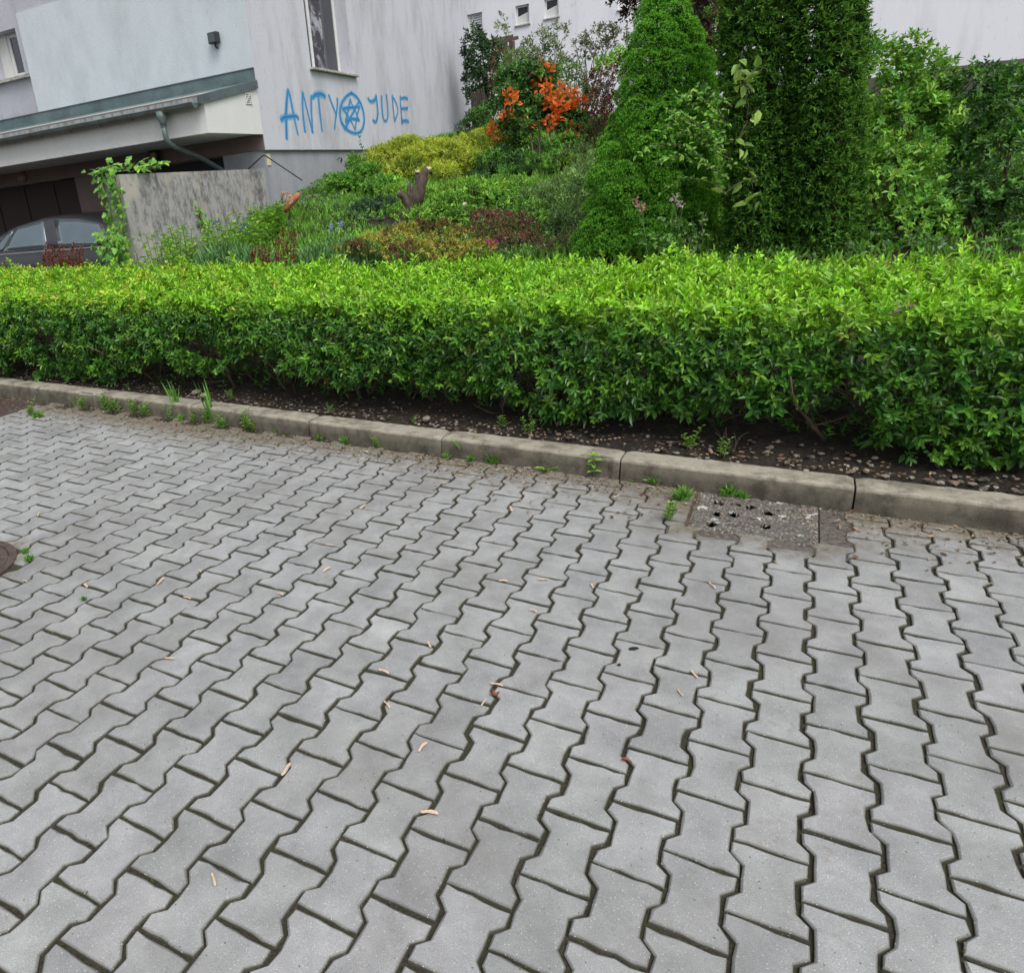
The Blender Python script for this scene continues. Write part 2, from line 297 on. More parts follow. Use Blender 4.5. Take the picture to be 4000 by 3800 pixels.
# joint bed under the blocks
mb=MB();s_=np.sort(np.r_[np.linspace(-14,8,43),-.10,.37]);t_=np.sort(np.r_[np.linspace(-6,KT+.04,18),1.875,2.25]);Sx,Tx=np.meshgrid(s_,t_)
V=SP(Sx.ravel(),Tx.ravel(),-.0125+.003*nz(Sx.ravel(),Tx.ravel(),9));f=[(j*45+i,j*45+i+1,(j+1)*45+i+1,(j+1)*45+i) for j in range(19) for i in range(44) if not (s_[i]>-.11 and s_[i+1]<.38 and t_[j]>1.87 and t_[j+1]<2.26)]
tag(mb.add(V,f).build('joint_sand','joint',None,True),kind='structure')
MAN=(-3.02,.235,.287)
def paving():
    # double-T blocks 20 x 16.5 cm, courses 14 cm apart, staggered by half a block
    J=.0048
    R=[(.0825-J,-.1+J),(.0825-J,-.0625),(.0575-J,-.0375),(.0575-J,.0375),(.0825-J,.0625),(.0825-J,.1-J)]
    poly=R+[(-x,y) for x,y in R[::-1]];pts=[]
    for i in range(len(poly)):
        a=np.array(poly[i]);b=np.array(poly[(i+1)%len(poly)]);L=np.linalg.norm(b-a);k=max(1,int(round(L/.03)))
        for j in range(k): pts.append(a+(b-a)*j/k)
    pts=np.array(pts);K=len(pts)
    prv=np.roll(pts,1,0);nx=np.roll(pts,-1,0);tn=unit(nx-prv);nrm=np.c_[tn[:,1],-tn[:,0]]
    C=[];
    for c in range(-100,58):
        for r in range(-30,14):
            s=c*.14;t=(r+.5+(.5 if c%2 else 0))*.2
            if t>KT+.02 or t<-6: continue
            if math.hypot(s-MAN[0],t-MAN[1])<MAN[2]-.02: continue
            if s>-.05 and s<.48 and t>1.9: continue
            if s<-5.2 and s>-5.75 and t>1.9: continue
            C.append((s,t))
    C=np.array(C);n=len(C)
    top=np.tile(pts[None],(n,1,1));
    ang=rng.normal(0,.006,n);ca,sa=np.cos(ang)[:,None],np.sin(ang)[:,None]
    jit=rng.normal(0,.0017,(n,K,2))
    low=top+jit; ins=low-nrm[None]*(.0045+np.abs(rng.normal(0,.0014,(n,K,1))))
    def place(P,h):
        x=P[...,0]*ca-P[...,1]*sa+C[:,0:1]+off[:,0:1];y=P[...,0]*sa+P[...,1]*ca+C[:,1:2]+off[:,1:2]
        hh=h+tilt[:,0:1]*P[...,0]+tilt[:,1:2]*P[...,1]+zo[:,None];return SP(x,y,hh)
    off=rng.normal(0,.0011,(n,2));tilt=rng.normal(0,.006,(n,2));zo=rng.normal(0,.0008,n)-.001
    V=np.concatenate([place(ins,0.),place(low,-.0042),place(low,-.02)],1)
    mb=MB();col=np.array([.292,.297,.295])*(1+rng.normal(0,.055,(n,1)))*(1+rng.normal(0,.005,(n,3)))
    ed=np.array([.42,.41,.34]);colv=np.concatenate([np.repeat(col[:,None],K,1),np.repeat(col[:,None]*ed,K,1),np.repeat(col[:,None]*ed*.6,K,1)],1).reshape(-1,3)
    tm=[tuple(range(K))]+[(i,K+i,K+(i+1)%K,(i+1)%K) for i in range(K)]+[(K+i,2*K+i,2*K+(i+1)%K,K+(i+1)%K) for i in range(K)]
    # orientation: poly runs counter-clockwise
    mb.addn(V,[tuple(range(K))]+[f[::-1] for f in tm[1:]],colv)
    me=mb.mesh('paving');at_=me.attributes.new('dirt','FLOAT','POINT')
    P=np.concatenate([np.stack([ins[...,0]+C[:,0:1],ins[...,1]+C[:,1:2]],-1)]*3,1).reshape(-1,2)
    kd=KT-P[:,1];dirt=.50*np.exp(-np.clip(kd-.08,0,9)/.26)+.09*nz(P[:,0],P[:,1],1.3)+.05
    dirt+=.35*np.exp(-np.clip(np.hypot(P[:,0]-MAN[0],P[:,1]-MAN[1])-MAN[2],0,9)/.05)
    dirt+=.28*np.exp(-np.clip(np.abs(P[:,0]-.13)-.27,0,9)/.10)*(P[:,1]>1.75)
    at_.data.foreach_set('value',dirt.astype(np.float32));obj('paving',me,'paving')
    tag(bpy.context.scene.objects['paving'],kind='structure')
paving()
def kt(s): return np.interp(s,[-6.5,-5.8,-4.8,-3.5,-1.9,.2,8],[2.405,2.39,2.375,2.355,2.30,2.255,2.2])+.015
def kerb():
    edges=[-14.2,-13.2,-12.2,-11.2,-10.15,-9.1,-8.1,-7.1,-6.65,-5.64,-4.556,-3.539,-2.479,-1.52,-.505,.51,1.53,2.54,3.56,4.6,5.6,6.6,7.6]
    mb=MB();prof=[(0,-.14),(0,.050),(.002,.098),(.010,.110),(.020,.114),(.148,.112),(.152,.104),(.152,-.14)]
    for i in range(len(edges)-1):
        a,b=edges[i]+.004,edges[i+1]-.004;KC=[];ns=36;ss=np.linspace(a,b,ns);dz=rng.normal(0,.002);dt=rng.normal(0,.002);V=[]
        for k,s in enumerate(ss):
            for j,(t,h) in enumerate(prof):
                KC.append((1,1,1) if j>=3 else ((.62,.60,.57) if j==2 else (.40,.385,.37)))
                e=.007 if (k in(0,ns-1)) and 0<h else 0
                w1=.0012*rng.normal() if h>.03 else 0;w2=.0013*rng.normal()
                ch=0
                if i in(9,13) and .02<h<.112 and abs(k-(ns-5))<3: ch=.012
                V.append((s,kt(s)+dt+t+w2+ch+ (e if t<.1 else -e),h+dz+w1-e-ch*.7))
        V=np.array(V);W=SP(V[:,0],V[:,1],V[:,2]);m=len(prof);f=[]
        for k in range(ns-1):
            for j in range(m-1): f.append((k*m+j,(k+1)*m+j,(k+1)*m+j+1,k*m+j+1))
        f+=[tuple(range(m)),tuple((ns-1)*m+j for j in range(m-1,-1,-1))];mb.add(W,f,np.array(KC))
    # haunching soil in the gaps
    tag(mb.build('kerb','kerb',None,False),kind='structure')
kerb()
# ================================================================ HEDGE
def hedge():
    root=empty('hedge',SP(-2.5,KT+1.,.1),0,'long clipped privet hedge with bright lime top and dark hollow base along the kerb','hedge')
    inv=np.array(root.location)
    mb=MB()
    def topz(s,t): return .775+.11*(t-.5)+.022*nz(s,t,4.)+.02*nz(s,t,1.3,2)-.10*smooth(t,.58,.34)
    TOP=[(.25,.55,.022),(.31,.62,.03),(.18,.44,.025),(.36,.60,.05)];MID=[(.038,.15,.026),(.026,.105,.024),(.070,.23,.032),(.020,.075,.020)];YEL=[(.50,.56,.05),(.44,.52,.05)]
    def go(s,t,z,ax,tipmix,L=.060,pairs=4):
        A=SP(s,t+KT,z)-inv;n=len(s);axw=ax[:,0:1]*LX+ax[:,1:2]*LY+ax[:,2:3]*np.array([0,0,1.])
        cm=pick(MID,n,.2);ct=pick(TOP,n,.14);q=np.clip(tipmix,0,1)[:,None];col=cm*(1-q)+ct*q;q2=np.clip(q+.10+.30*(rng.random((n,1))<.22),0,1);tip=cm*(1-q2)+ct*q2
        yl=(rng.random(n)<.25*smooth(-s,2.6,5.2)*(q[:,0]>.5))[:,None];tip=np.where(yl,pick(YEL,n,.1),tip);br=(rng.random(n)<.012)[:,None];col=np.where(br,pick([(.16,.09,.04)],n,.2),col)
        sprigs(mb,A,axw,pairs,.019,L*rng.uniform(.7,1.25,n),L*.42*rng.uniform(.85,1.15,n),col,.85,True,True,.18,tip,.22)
    def dens(s): return np.where(s<-8,.5,1.)
    # top
    n=8800;s=rng.uniform(-11,4.5,n);t=rng.uniform(.36,1.62,n);z=topz(s,t)+rng.normal(0,.016,n)-.04;z+=np.where(rng.random(n)<.16,rng.uniform(0,.085,n),0)
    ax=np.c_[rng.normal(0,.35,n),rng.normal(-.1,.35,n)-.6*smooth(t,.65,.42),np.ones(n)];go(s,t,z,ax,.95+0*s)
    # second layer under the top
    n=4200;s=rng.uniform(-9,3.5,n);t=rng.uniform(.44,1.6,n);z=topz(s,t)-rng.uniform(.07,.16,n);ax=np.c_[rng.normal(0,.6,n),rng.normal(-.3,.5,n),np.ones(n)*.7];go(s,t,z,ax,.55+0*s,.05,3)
    # front face
    n=10500;s=rng.uniform(-11,4.5,n);z=rng.uniform(.13,.84,n)
    lowz=.235+.15*nz(s,0*s,1.9,3)+.06*nz(s,0*s,6,1);lowz=lowz+.17*np.exp(-((s+3.25)/.55)**2)-.12*smooth(-s,3.8,5)+.05*np.exp(-((s+1.9)/.5)**2)-.06*smooth(s,-.4,.1)
    hole=nz(s,z*1.3,3.3,5)+.6*nz(s,z,8,2);keep=(rng.random(n)<smooth(z,lowz-.05,lowz+.07))&~((hole>.55)&(z<.55))
    t=.25-.05*smooth(-s,3.2,6)+.05*nz(s,z,3.,7)+.03*nz(s,z,9,1)+.07*smooth(z,.62,.86)+.10*smooth(z,.42,.15)+rng.uniform(-.01,.09,n)
    s,z,t=s[keep],z[keep],t[keep];n=len(s)
    ax=np.c_[rng.normal(0,.5,n),-1+rng.normal(0,.3,n),.45+rng.normal(0,.4,n)]
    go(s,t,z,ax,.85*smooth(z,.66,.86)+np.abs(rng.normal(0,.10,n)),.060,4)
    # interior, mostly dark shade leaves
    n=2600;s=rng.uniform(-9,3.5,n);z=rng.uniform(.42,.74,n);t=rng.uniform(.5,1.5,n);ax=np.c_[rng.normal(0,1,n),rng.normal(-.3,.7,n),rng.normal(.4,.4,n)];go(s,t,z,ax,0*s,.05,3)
    # low suckers
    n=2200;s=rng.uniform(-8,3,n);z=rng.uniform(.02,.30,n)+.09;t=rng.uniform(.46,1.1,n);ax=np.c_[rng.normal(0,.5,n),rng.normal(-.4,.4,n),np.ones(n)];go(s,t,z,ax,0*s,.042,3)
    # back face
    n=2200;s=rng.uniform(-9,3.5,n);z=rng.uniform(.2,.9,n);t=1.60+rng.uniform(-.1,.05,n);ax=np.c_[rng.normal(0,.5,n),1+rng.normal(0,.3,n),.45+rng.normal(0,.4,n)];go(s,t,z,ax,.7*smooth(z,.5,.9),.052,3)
    lo=mb.build('foliage','gloss',root)
    # stems
    mb=MB()
    for k,s0 in enumerate(np.arange(-10,4,.17)):
        s0+=rng.normal(0,.05);
        for j in range(6):
            t0=rng.uniform(.55,1.35);p=np.array([s0+rng.normal(0,.05),t0,.06]);d=np.array([rng.normal(0,.35),rng.normal(-.15,.35),1.]);P=[p]
            r0=rng.uniform(.005,.014)
            for q in range(6): d=d+rng.normal(0,.18,3);d[2]=max(d[2],.5);p=p+d/np.linalg.norm(d)*.12;P.append(p)
            P=np.array(P);mb.tube(SP(P[:,0],P[:,1]+KT,P[:,2])-inv,np.linspace(r0,r0*.3,7),5)
            for q in (1,2,3,4):
                if rng.random()<.75:
                    p=P[q].copy();d=np.array([rng.normal(0,.8),rng.normal(-.5,.6),rng.uniform(.1,.9)]);Q=[p]
                    for _ in range(3): d=d+rng.normal(0,.35,3);p=p+d/np.linalg.norm(d)*.085;Q.append(p)
                    Q=np.array(Q);mb.tube(SP(Q[:,0],np.maximum(Q[:,1],.38)+KT,np.maximum(Q[:,2],.12))-inv,np.linspace(.0045,.0015,4),4)
    mb.build('branches','bark',root,True)
hedge()
# ================================================================ HOUSE
HR=math.atan2(-D1[1],-D1[0])            # house x axis in the world
def bevel(o,wd=.006,seg=1):
    m=o.modifiers.new('bevel','BEVEL');m.width=wd;m.segments=seg;m.limit_method='ANGLE';return o
def strip(mb,P,wd,off,cols=None):
    pass
def wall_grid(mb,plane,a0,a1,z0,z1,holes,th,pos):
    """a wall of thickness th lying in plane 'x' or 'y' (at coordinate pos, body behind), with rectangular openings"""
    A=sorted({a0,a1,*[h[0] for h in holes],*[h[1] for h in holes]});Z=sorted({z0,z1,*[h[2] for h in holes],*[h[3] for h in holes]})
    def solid(a,z): return not any(h[0]<a<h[1] and h[2]<z<h[3] for h in holes)
    vid={};V=[];F=[]
    def v(a,z,b):
        k=(a,z,b)
        if k not in vid:
            vid[k]=len(V);d=pos-th*b if plane=='x' else pos+th*b
            V.append((d,a,z) if plane=='x' else (a,d,z))
        return vid[k]
    ok=[[solid((A[i]+A[i+1])/2,(Z[j]+Z[j+1])/2) for j in range(len(Z)-1)] for i in range(len(A)-1)]
    g=lambda i,j: 0<=i<len(ok) and 0<=j<len(ok[0]) and ok[i][j]
    for i in range(len(A)-1):
        for j in range(len(Z)-1):
            if not ok[i][j]: continue
            a,b,c,d=A[i],A[i+1],Z[j],Z[j+1]
            F.append((v(a,c,0),v(b,c,0),v(b,d,0),v(a,d,0)));F.append((v(a,c,1),v(a,d,1),v(b,d,1),v(b,c,1)))
            if not g(i-1,j):F.append((v(a,c,0),v(a,d,0),v(a,d,1),v(a,c,1)))
            if not g(i+1,j):F.append((v(b,c,0),v(b,c,1),v(b,d,1),v(b,d,0)))
            if not g(i,j-1):F.append((v(a,c,0),v(a,c,1),v(b,c,1),v(b,c,0)))
            if not g(i,j+1):F.append((v(a,d,0),v(b,d,0),v(b,d,1),v(a,d,1)))
    mb.add(V,F);return mb
def fixn(o):
    bm=bmesh.new();bm.from_mesh(o.data);bmesh.ops.recalc_face_normals(bm,faces=bm.faces);bm.to_mesh(o.data);bm.free();return o
def house():
    root=empty('house',O,HR,'lilac-grey rendered house with blue spray paint on its side wall and a lean-to garage roof','house')
    B=lambda a,b,name,mat,par=root,bev=0,lab=None: (lambda o:(bevel(o,bev) if bev else o,tag(o,lab) if lab else o)[0])(MB().box(a,b).build(name,mat,par))
    H=10.
    wp=fixn(wall_grid(MB(),'x',.0135,10.8,2.35,H,[(1.90,3.56,3.80,6.35),(7.2,8.4,6.6,7.6)],.36,0.).build('side_wall','wall_side',root));tag(wp,'lilac grey rendered side wall carrying blue spray-painted letters')
    B((-14.,10.5,2.35),(-.31,10.8,H),'back_wall','wall_side')
    # plinth set back under the render
    B((-.34,.03,-.4),(-.045,10.77,2.347),'plinth','plinth',lab='grey plinth below the side wall')
    # front wall: proud insulated panel, recessed part with window, lintel over the garage
    fixn(wall_grid(MB(),'y',-5.345,-.303,2.62,5.40,[],.30,0.0).build('front_wall','wall_front',root))['label']='pale blue-white proud panel of the front wall'
    B((-.301,0.0,2.62),(-.001,.013,H),'wall_corner','wall_front',lab='corner strip of the front wall')
    B((-5.345,.02,5.403),(-.303,.3,H),'upper_wall','wall_upper')
    fixn(wall_grid(MB(),'y',-14.,-5.348,2.35,H,[(-6.40,-5.55,4.36,5.20),(-9.6,-8.4,4.36,5.20)],.30,.075).build('recessed_wall','wall_upper',root))
    B((-5.345,.004,2.35),(-.002,.0125,2.617),'garage_lintel','brownwall');B((-5.345,.0126,2.35),(-.303,.28,2.617),'lintel_core','brownwall',lab='brown-grey lintel band above the garage openings')
    B((-14,.004,2.352),(-5.35,.06,2.617),'garage_lintel','brownwall')
    # garage front below
    B((-4.77,.01,-.4),(-3.95,.30,2.347),'garage_pier','brownwall');B((-.94,.012,-.4),(-.345,.30,2.347),'garage_pier','plinth')
    B((-14,.014,-.4),(-9.4,.3,2.347),'garage_pier','brownwall')
    d=B((-9.4,.2,-.1),(-4.77,.26,2.345),'garage_door','door',lab='very dark red garage door');
    for k in range(5): B((-9.3+k*.93,.185,.02),(-8.42+k*.93,.199,2.3),'door_panel','door',d)
    B((-3.95,.22,-.1),(-.94,.28,2.345),'garage_door','darkdoor',lab='black garage opening behind the low wall')
    # sills, windows
    def window(name_l,plane,a0,a1,z0,z1,pos,fw,glass,mull=None,inset=.0,sillw=.10,par=root,ext=.06,fm='white'):
        """frame of four bars + pane, standing in the opening"""
        mb=MB()
        def bx(a,b,c,d,t0,t1):
            if plane=='x': mb.box((pos-t1,a,c),(pos-t0,b,d))
            else: mb.box((a,pos+t0,c),(b,pos+t1,d))
        bx(a0,a0+fw,z0,z1,0,.06);bx(a1-fw,a1,z0,z1,0,.06);bx(a0+fw,a1-fw,z0,z0+fw,.001,.059);bx(a0+fw,a1-fw,z1-fw,z1,.001,.059)
        if mull: bx(mull-fw*.5,mull+fw*.5,z0+fw,z1-fw,.002,.058)
        w_=mb.build('window','white',par)
        if name_l: w_['label']=name_l
        bevel(w_,.008,2)
        pb=MB()
        if plane=='x': pb.box((pos-.045,a0+fw*.9,z0+fw*.9),(pos-.025,a1-fw*.9,z1-fw*.9))
        else: pb.box((a0+fw*.9,pos+.025,z0+fw*.9),(a1-fw*.9,pos+.045,z1-fw*.9))
        pb.build('pane',glass,w_);return w_
    w1=window('tall white-framed window above the graffiti','x',1.905,3.555,3.803,6.345,-.26,.085,'glass',mull=2.47)
    MB().box((-.284,2.53,3.89),(-.281,2.98,6.25)).build('painted_reflection','curtain',w1)  # sheet just before the pane carrying the painted foliage reflection
    s=MB().box((-.25,1.84,3.755),(.085,3.69,3.797)).build('window_sill','sill',w1);bevel(s,.006)
    w2=window('small dark window by the proud wall panel at the far left','y',-6.12,-5.55,4.40,5.195,.30,.075,'glass')
    B((-6.40,.28,4.362),(-6.12,.36,5.198),'window_reveal','cheek')
    s=MB().box((-6.48,-.03,4.30),(-5.36,.30,4.355)).build('window_sill','sill',w2)
    window(None,'y',-9.5,-8.5,4.40,5.195,.30,.075,'glass')
    w3=window(None,'x',7.2,8.4,6.6,7.6,-.1,.07,'glass')
    # --- lean-to
    F0=-1.47
    lt=B((-14,F0,2.60),(-.006,F0+.14,3.02),'fascia','cheek',lab='cream rendered fascia band under the gutter')
    # cheek (right end), top edge follows the roof
    V=[(-.14,F0+.143,2.603),(.012,F0-.004,2.597),(.012,-.002,2.597),(-.14,-.002,2.603),(-.14,F0+.143,3.05),(.012,F0-.004,3.09),(.012,-.002,3.39),(-.14,-.002,3.39)]
    V[0]=(-.14,F0-.004,2.597);V[4]=(-.14,F0-.004,3.09)
    fixn(MB().add(V,[(0,3,2,1),(4,5,6,7),(0,1,5,4),(1,2,6,5),(2,3,7,6),(3,0,4,7)]).build('cheek','cheek',root))['label']='cream rendered end wall of the lean-to'
    B((-14,F0+.142,2.61),(-.142,-.004,2.66),'soffit','cheek')
    # roof slab: shingles
    def sl(y): return 3.10+(y-F0)*.20
    def slab(x0,x1,y0,y1,h0,h1,name,mat,par=root,lab=None):
        V=[(x0,y0,sl(y0)+h0),(x1,y0,sl(y0)+h0),(x1,y1,sl(y1)+h0),(x0,y1,sl(y1)+h0),(x0,y0,sl(y0)+h1),(x1,y0,sl(y0)+h1),(x1,y1,sl(y1)+h1),(x0,y1,sl(y1)+h1)]
        o=MB().add(V,[(0,3,2,1),(4,5,6,7),(0,1,5,4),(1,2,6,5),(2,3,7,6),(3,0,4,7)]).build(name,mat,par)
        if lab:o['label']=lab
        return o
    rf=slab(-14,-.03,F0-.06,-.004,.002,.035,'lean_to_roof','shingle')
    slab(-14,-.04,-1.05,-.004,.037,.045,'roof_apron','zinc',rf)
    slab(-14,-.04,-1.07,-1.052,.037,.050,'apron_edge','white',rf)
    MB().box((-14,F0-.072,3.0),(-.045,F0-.064,3.115)).build('drip_edge','zinc_pale',rf)
    # flashing up the wall
    fl=MB().box((-14,-.012,3.40),(.012,-.001,3.635)).build('wall_flashing','zinc',root);fl['label']='grey-green metal flashing where the lean-to meets the wall'
    MB().box((-14,-.024,3.628),(.014,-.0125,3.642)).build('flashing_edge','zinc_dark',fl)
    # verge trim along the cheek
    vg=slab(-.03,.045,F0-.10,-.002,-.065,.050,'verge_trim','zinc_dark',root)
    slab(.030,.052,F0-.10,-.004,-.075,-.0655,'trim_lip','zinc',vg)
    for y in (-1.4,-.95,-.5,-.1): MB().tube([(.046,y,sl(y)-.04),(.053,y,sl(y)-.04)],.010,6).build('screw','darkmetal',vg)
    # gutter: half-round trough
    mb=MB();gy=F0-.150;gzv=3.025;R=.072;xs=np.linspace(-14,-.05,24);an=np.linspace(math.pi,2*math.pi,11);V=[];f=[]
    for x in xs:
        for rr in (R,R-.006):
            for a in an: V.append((x,gy+rr*math.cos(a),gzv+rr*math.sin(a)))
    m_=22
    for i in range(len(xs)-1):
        for j in range(10):
            f.append((i*m_+j,(i+1)*m_+j,(i+1)*m_+j+1,i*m_+j+1));f.append((i*m_+11+j,i*m_+11+j+1,(i+1)*m_+11+j+1,(i+1)*m_+11+j))
        f.append((i*m_,i*m_+11,(i+1)*m_+11,(i+1)*m_));f.append((i*m_+10,(i+1)*m_+10,(i+1)*m_+21,i*m_+21))
    g=fixn(mb.add(V,f).build('gutter','gutter',root));g['label']='half-round grey-green gutter along the lean-to'
    MB().tube([(-14,gy-R,gzv+.006),(-.05,gy-R,gzv+.006)],.011,8).build('gutter_bead','zinc',g)
    e=MB();V=[(-.049,gy,gzv)]+[(-.049,gy+R*1.05*math.cos(a),gzv+R*1.05*math.sin(a)) for a in an];V2=[(-.040,y,z) for _,y,z in V];k=len(V)
    e.add(V+V2,[tuple(range(1,k)),tuple(range(2*k-1,k,-1))]+[(i,i+1,k+i+1,k+i) for i in range(1,k-1)]);fixn(e.build('end_cap','zinc',g))
    for x in np.arange(-13.6,-.2,.72):
        e=MB();P=[(x,gy+(R+.006)*math.cos(a),gzv+(R+.006)*math.sin(a)) for a in np.linspace(math.pi*.98,2*math.pi*1.02,12)];e.tube(P,.008,5);e.build('gutter_bracket','gutter',g)
    # downpipe with funnel
    dp=MB().tube([(-.74,gy,2.99),(-.74,gy,2.90),(-.74,gy,2.83),(-.74,gy,2.79)],[.088,.084,.052,.046],14).tube([(-.74,gy,2.80),(-.74,gy,2.66),(-.742,gy+.015,2.585),(-.75,gy+.07,2.53),(-.765,gy+.20,2.475),(-.80,-.75,2.30),(-.83,-.22,2.105),(-.835,-.12,2.05),(-.835,-.09,1.95),(-.835,-.09,.1)],.043,14).build('downpipe','pipe',root,True)
    dp['label']='grey-green downpipe bending back under the lean-to'
    mb=MB().tube([(-.74,gy,2.785),(-.74,gy,2.765)],.050,14);mb.build('pipe_ring','zinc_dark',dp)
    # vent grille in the cheek
    vg=MB().box((.0125,-.385,3.055),(.028,-.205,3.235)).build('vent_grille','white',root);bevel(vg,.004)
    mb=MB()
    for i in range(5):
        for j in range(5):
            if (i*3+j*5)%4!=1: mb.box((.0285,-.365+i*.029,3.078+j*.029),(.0305,-.365+i*.029+.018,3.078+j*.029+.018))
    mb.build('grille_slots','black',vg)
    # wall lamp on the front wall
    wl=MB().box((-.755,-.135,4.10),(-.565,-.03,4.27)).build('wall_lamp','darkmetal',root);bevel(wl,.01);wl['label']='small dark box lamp high on the pale front wall'
    MB().box((-.70,-.029,4.12),(-.62,-.001,4.22)).tube([(-.66,-.07,4.10),(-.66,-.07,4.06),(-.66,-.02,4.04)],.018,8).build('lamp_bracket','darkmetal',wl)
    MB().box((-.745,-.140,4.12),(-.60,-.1352,4.255)).build('lamp_front','zinc_dark',wl)
    # floodlight under the lean-to
    fl=MB().box((-2.53,-.16,2.40),(-2.31,-.10,2.60)).build('floodlight','black',root);bevel(fl,.01);fl['label']='small floodlight under the lean-to'
    MB().box((-2.49,-.164,2.44),(-2.35,-.1605,2.56)).build('floodlight_glass','lampglass',fl)
    MB().tube([(-2.42,-.13,2.40),(-2.42,-.08,2.355),(-2.42,-.0,2.36)],.014,6).box((-2.46,-.03,2.36),(-2.38,.003,2.44)).build('floodlight_bracket','black',fl)
    gl=MB();th=np.linspace(0,math.pi/2,6);P=[(-6.25,-.005-.11*math.sin(a),2.50) for a in th];gl.tube(P,[.115*math.cos(a)+.004 for a in th],16);o=gl.build('globe_lamp','lampglass',root,True);o['label']='round wall lamp above the garage door'
    # plate on plinth
    o=MB().box((-.044,.07,2.09),(-.030,.185,2.285)).build('wall_plate','cream',root);bevel(o,.003);o['label']='small cream plate on the plinth corner'
    # dark solid strip painting the drip shadow under the render edge
    B((-.06,.004,2.335),(.001,10.78,2.3495),'drip_shadow_strip','zinc_dark')
    # ------------------------------------------------ graffiti: sprayed strokes on the side wall
    def sidept(u,v,x=.0):
        q=ray(u,v);p0=O-D1*x;t=((p0-C0)@D1)/(q@D1);w_=C0+q*t-O;return np.array([-(w_@D1),w_@D2,w_[2]])
    Z=lambda x,y:(1000+x/2.8214,300+y/2.8214)
    ST=[ # (list of points in the sprayed drawing, width factor, softness)
     ([(338,688),(334,560),(330,430),(336,300),(346,190),(352,145)],1.5),([(352,145),(372,200),(392,310),(415,430),(440,550),(462,640)],1.1),
     ([(275,482),(300,452),(350,445),(420,436),(458,438),(466,470)],1.7),
     ([(540,612),(528,520),(516,400),(510,280),(514,178)],1.3),([(514,178),(540,280),(575,420),(605,540),(624,618)],1.1),([(624,618),(618,520),(610,400),(606,300),(608,212)],1.1),
     ([(624,240),(640,205),(690,190),(735,198),(762,224)],1.7),([(684,205),(694,320),(708,450),(728,606)],1.1),
     ([(800,206),(830,290),(868,385),(880,425)],1.1),([(893,242),(898,290),(885,400),(874,470),(864,578)],1.2),
     ([(1052,182),(1000,212),(950,275),(926,350),(922,430),(940,510),(985,570),(1040,612),(1095,628),(1150,612),(1180,560),(1192,480),(1182,390),(1155,300),(1110,225),(1052,182)],1.45),
     ([(1036,250),(1060,320),(1095,385),(1128,470),(1136,484)],0.94),([(1136,482),(1090,466),(1030,470),(985,492)],1.15),([(985,492),(1000,430),(1018,350),(1036,250)],1.1),
     ([(952,352),(1010,345),(1080,335),(1138,332)],1.22),([(952,352),(990,400),(1030,460),(1070,540),(1090,588)],0.86),([(1090,588),(1100,500),(1112,420),(1138,332)],1.1),
     ([(1128,278),(1090,350),(1050,430),(1010,510),(972,578)],1.15),
     ([(1230,234),(1246,268),(1280,276),(1310,255),(1322,212)],1.4),([(1322,212),(1332,300),(1342,400),(1330,480),(1308,508),(1284,476)],1.2),
     ([(1380,214),(1384,330),(1392,430),(1410,490),(1436,488),(1452,440),(1448,330),(1434,200)],1.2),
     ([(1498,214),(1506,320),(1516,430),(1524,492)],1.1),([(1500,218),(1540,280),(1562,370),(1550,430),(1524,490)],.95),
     ([(1586,214),(1590,320),(1600,430),(1606,522)],1.2),([(1586,250),(1612,232),(1648,232),(1668,246)],1.2),([(1592,354),(1630,350),(1668,346)],1.1),([(1600,492),(1636,484),(1674,484),(1676,504)],1.3)]
    mb=MB();alpha=[]
    for si,(pl,wf) in enumerate(ST):
        P=np.array([sidept(*Z(x,y))[1:] for x,y in pl]);
        # resample smooth
        d=np.concatenate([[0],np.cumsum(np.linalg.norm(np.diff(P,axis=0),axis=1))]);m_=max(8,int(d[-1]/.03));tt=np.linspace(0,d[-1],m_)
        Q=np.c_[np.interp(tt,d,P[:,0]),np.interp(tt,d,P[:,1])]
        for _ in range(2):
            Q2=Q.copy();Q2[1:-1]=(Q[:-2]+2*Q[1:-1]+Q[2:])/4;Q=Q2
        tn=unit(np.gradient(Q,axis=0));nn=np.c_[-tn[:,1],tn[:,0]];a0=Q[0]-tn[0]*.03;a1=Q[-1]+tn[-1]*.03
        Q=np.vstack([a0,Q,a1]);nn=np.vstack([nn[0],nn,nn[-1]]);hw=.046*wf*(1+.15*np.sin(tt/.23+si));hw=np.r_[hw[0]*.6,hw,hw[-1]*.6]
        offs=[-1,-.55,-.22,0,.22,.55,1];al=[0,.30,.9,1,.9,.30,0];V=[];A=[]
        for i in range(len(Q)):
            e=0 if i in(0,len(Q)-1) else 1
            for o_,a_ in zip(offs,al):
                p=Q[i]+nn[i]*hw[i]*o_;V.append((.0015+.0005*si,p[0],p[1]));A.append(a_*e)
        f=[(i*7+j,i*7+j+1,(i+1)*7+j+1,(i+1)*7+j) for i in range(len(Q)-1) for j in range(6)]
        mb.add(V,f);alpha+=A
    me=mb.mesh('sprayed_letters');at_=me.attributes.new('spray','FLOAT','POINT');at_.data.foreach_set('value',np.array(alpha,np.float32))
    m,n,b=newmat('blue_spray_paint');a=N(n,'ShaderNodeAttribute',attribute_name='spray');f_=noise(n,70,3,.8)
    ad=N(n,'ShaderNodeMath',operation='MULTIPLY_ADD');n.links.new(f_,ad.inputs[0]);ad.inputs[1].default_value=.35;n.links.new(a.outputs['Fac'],ad.inputs[2])
    al=ramp(n,ad.outputs[0],[(.18,0.),(.55,.45),(1.05,.92)])
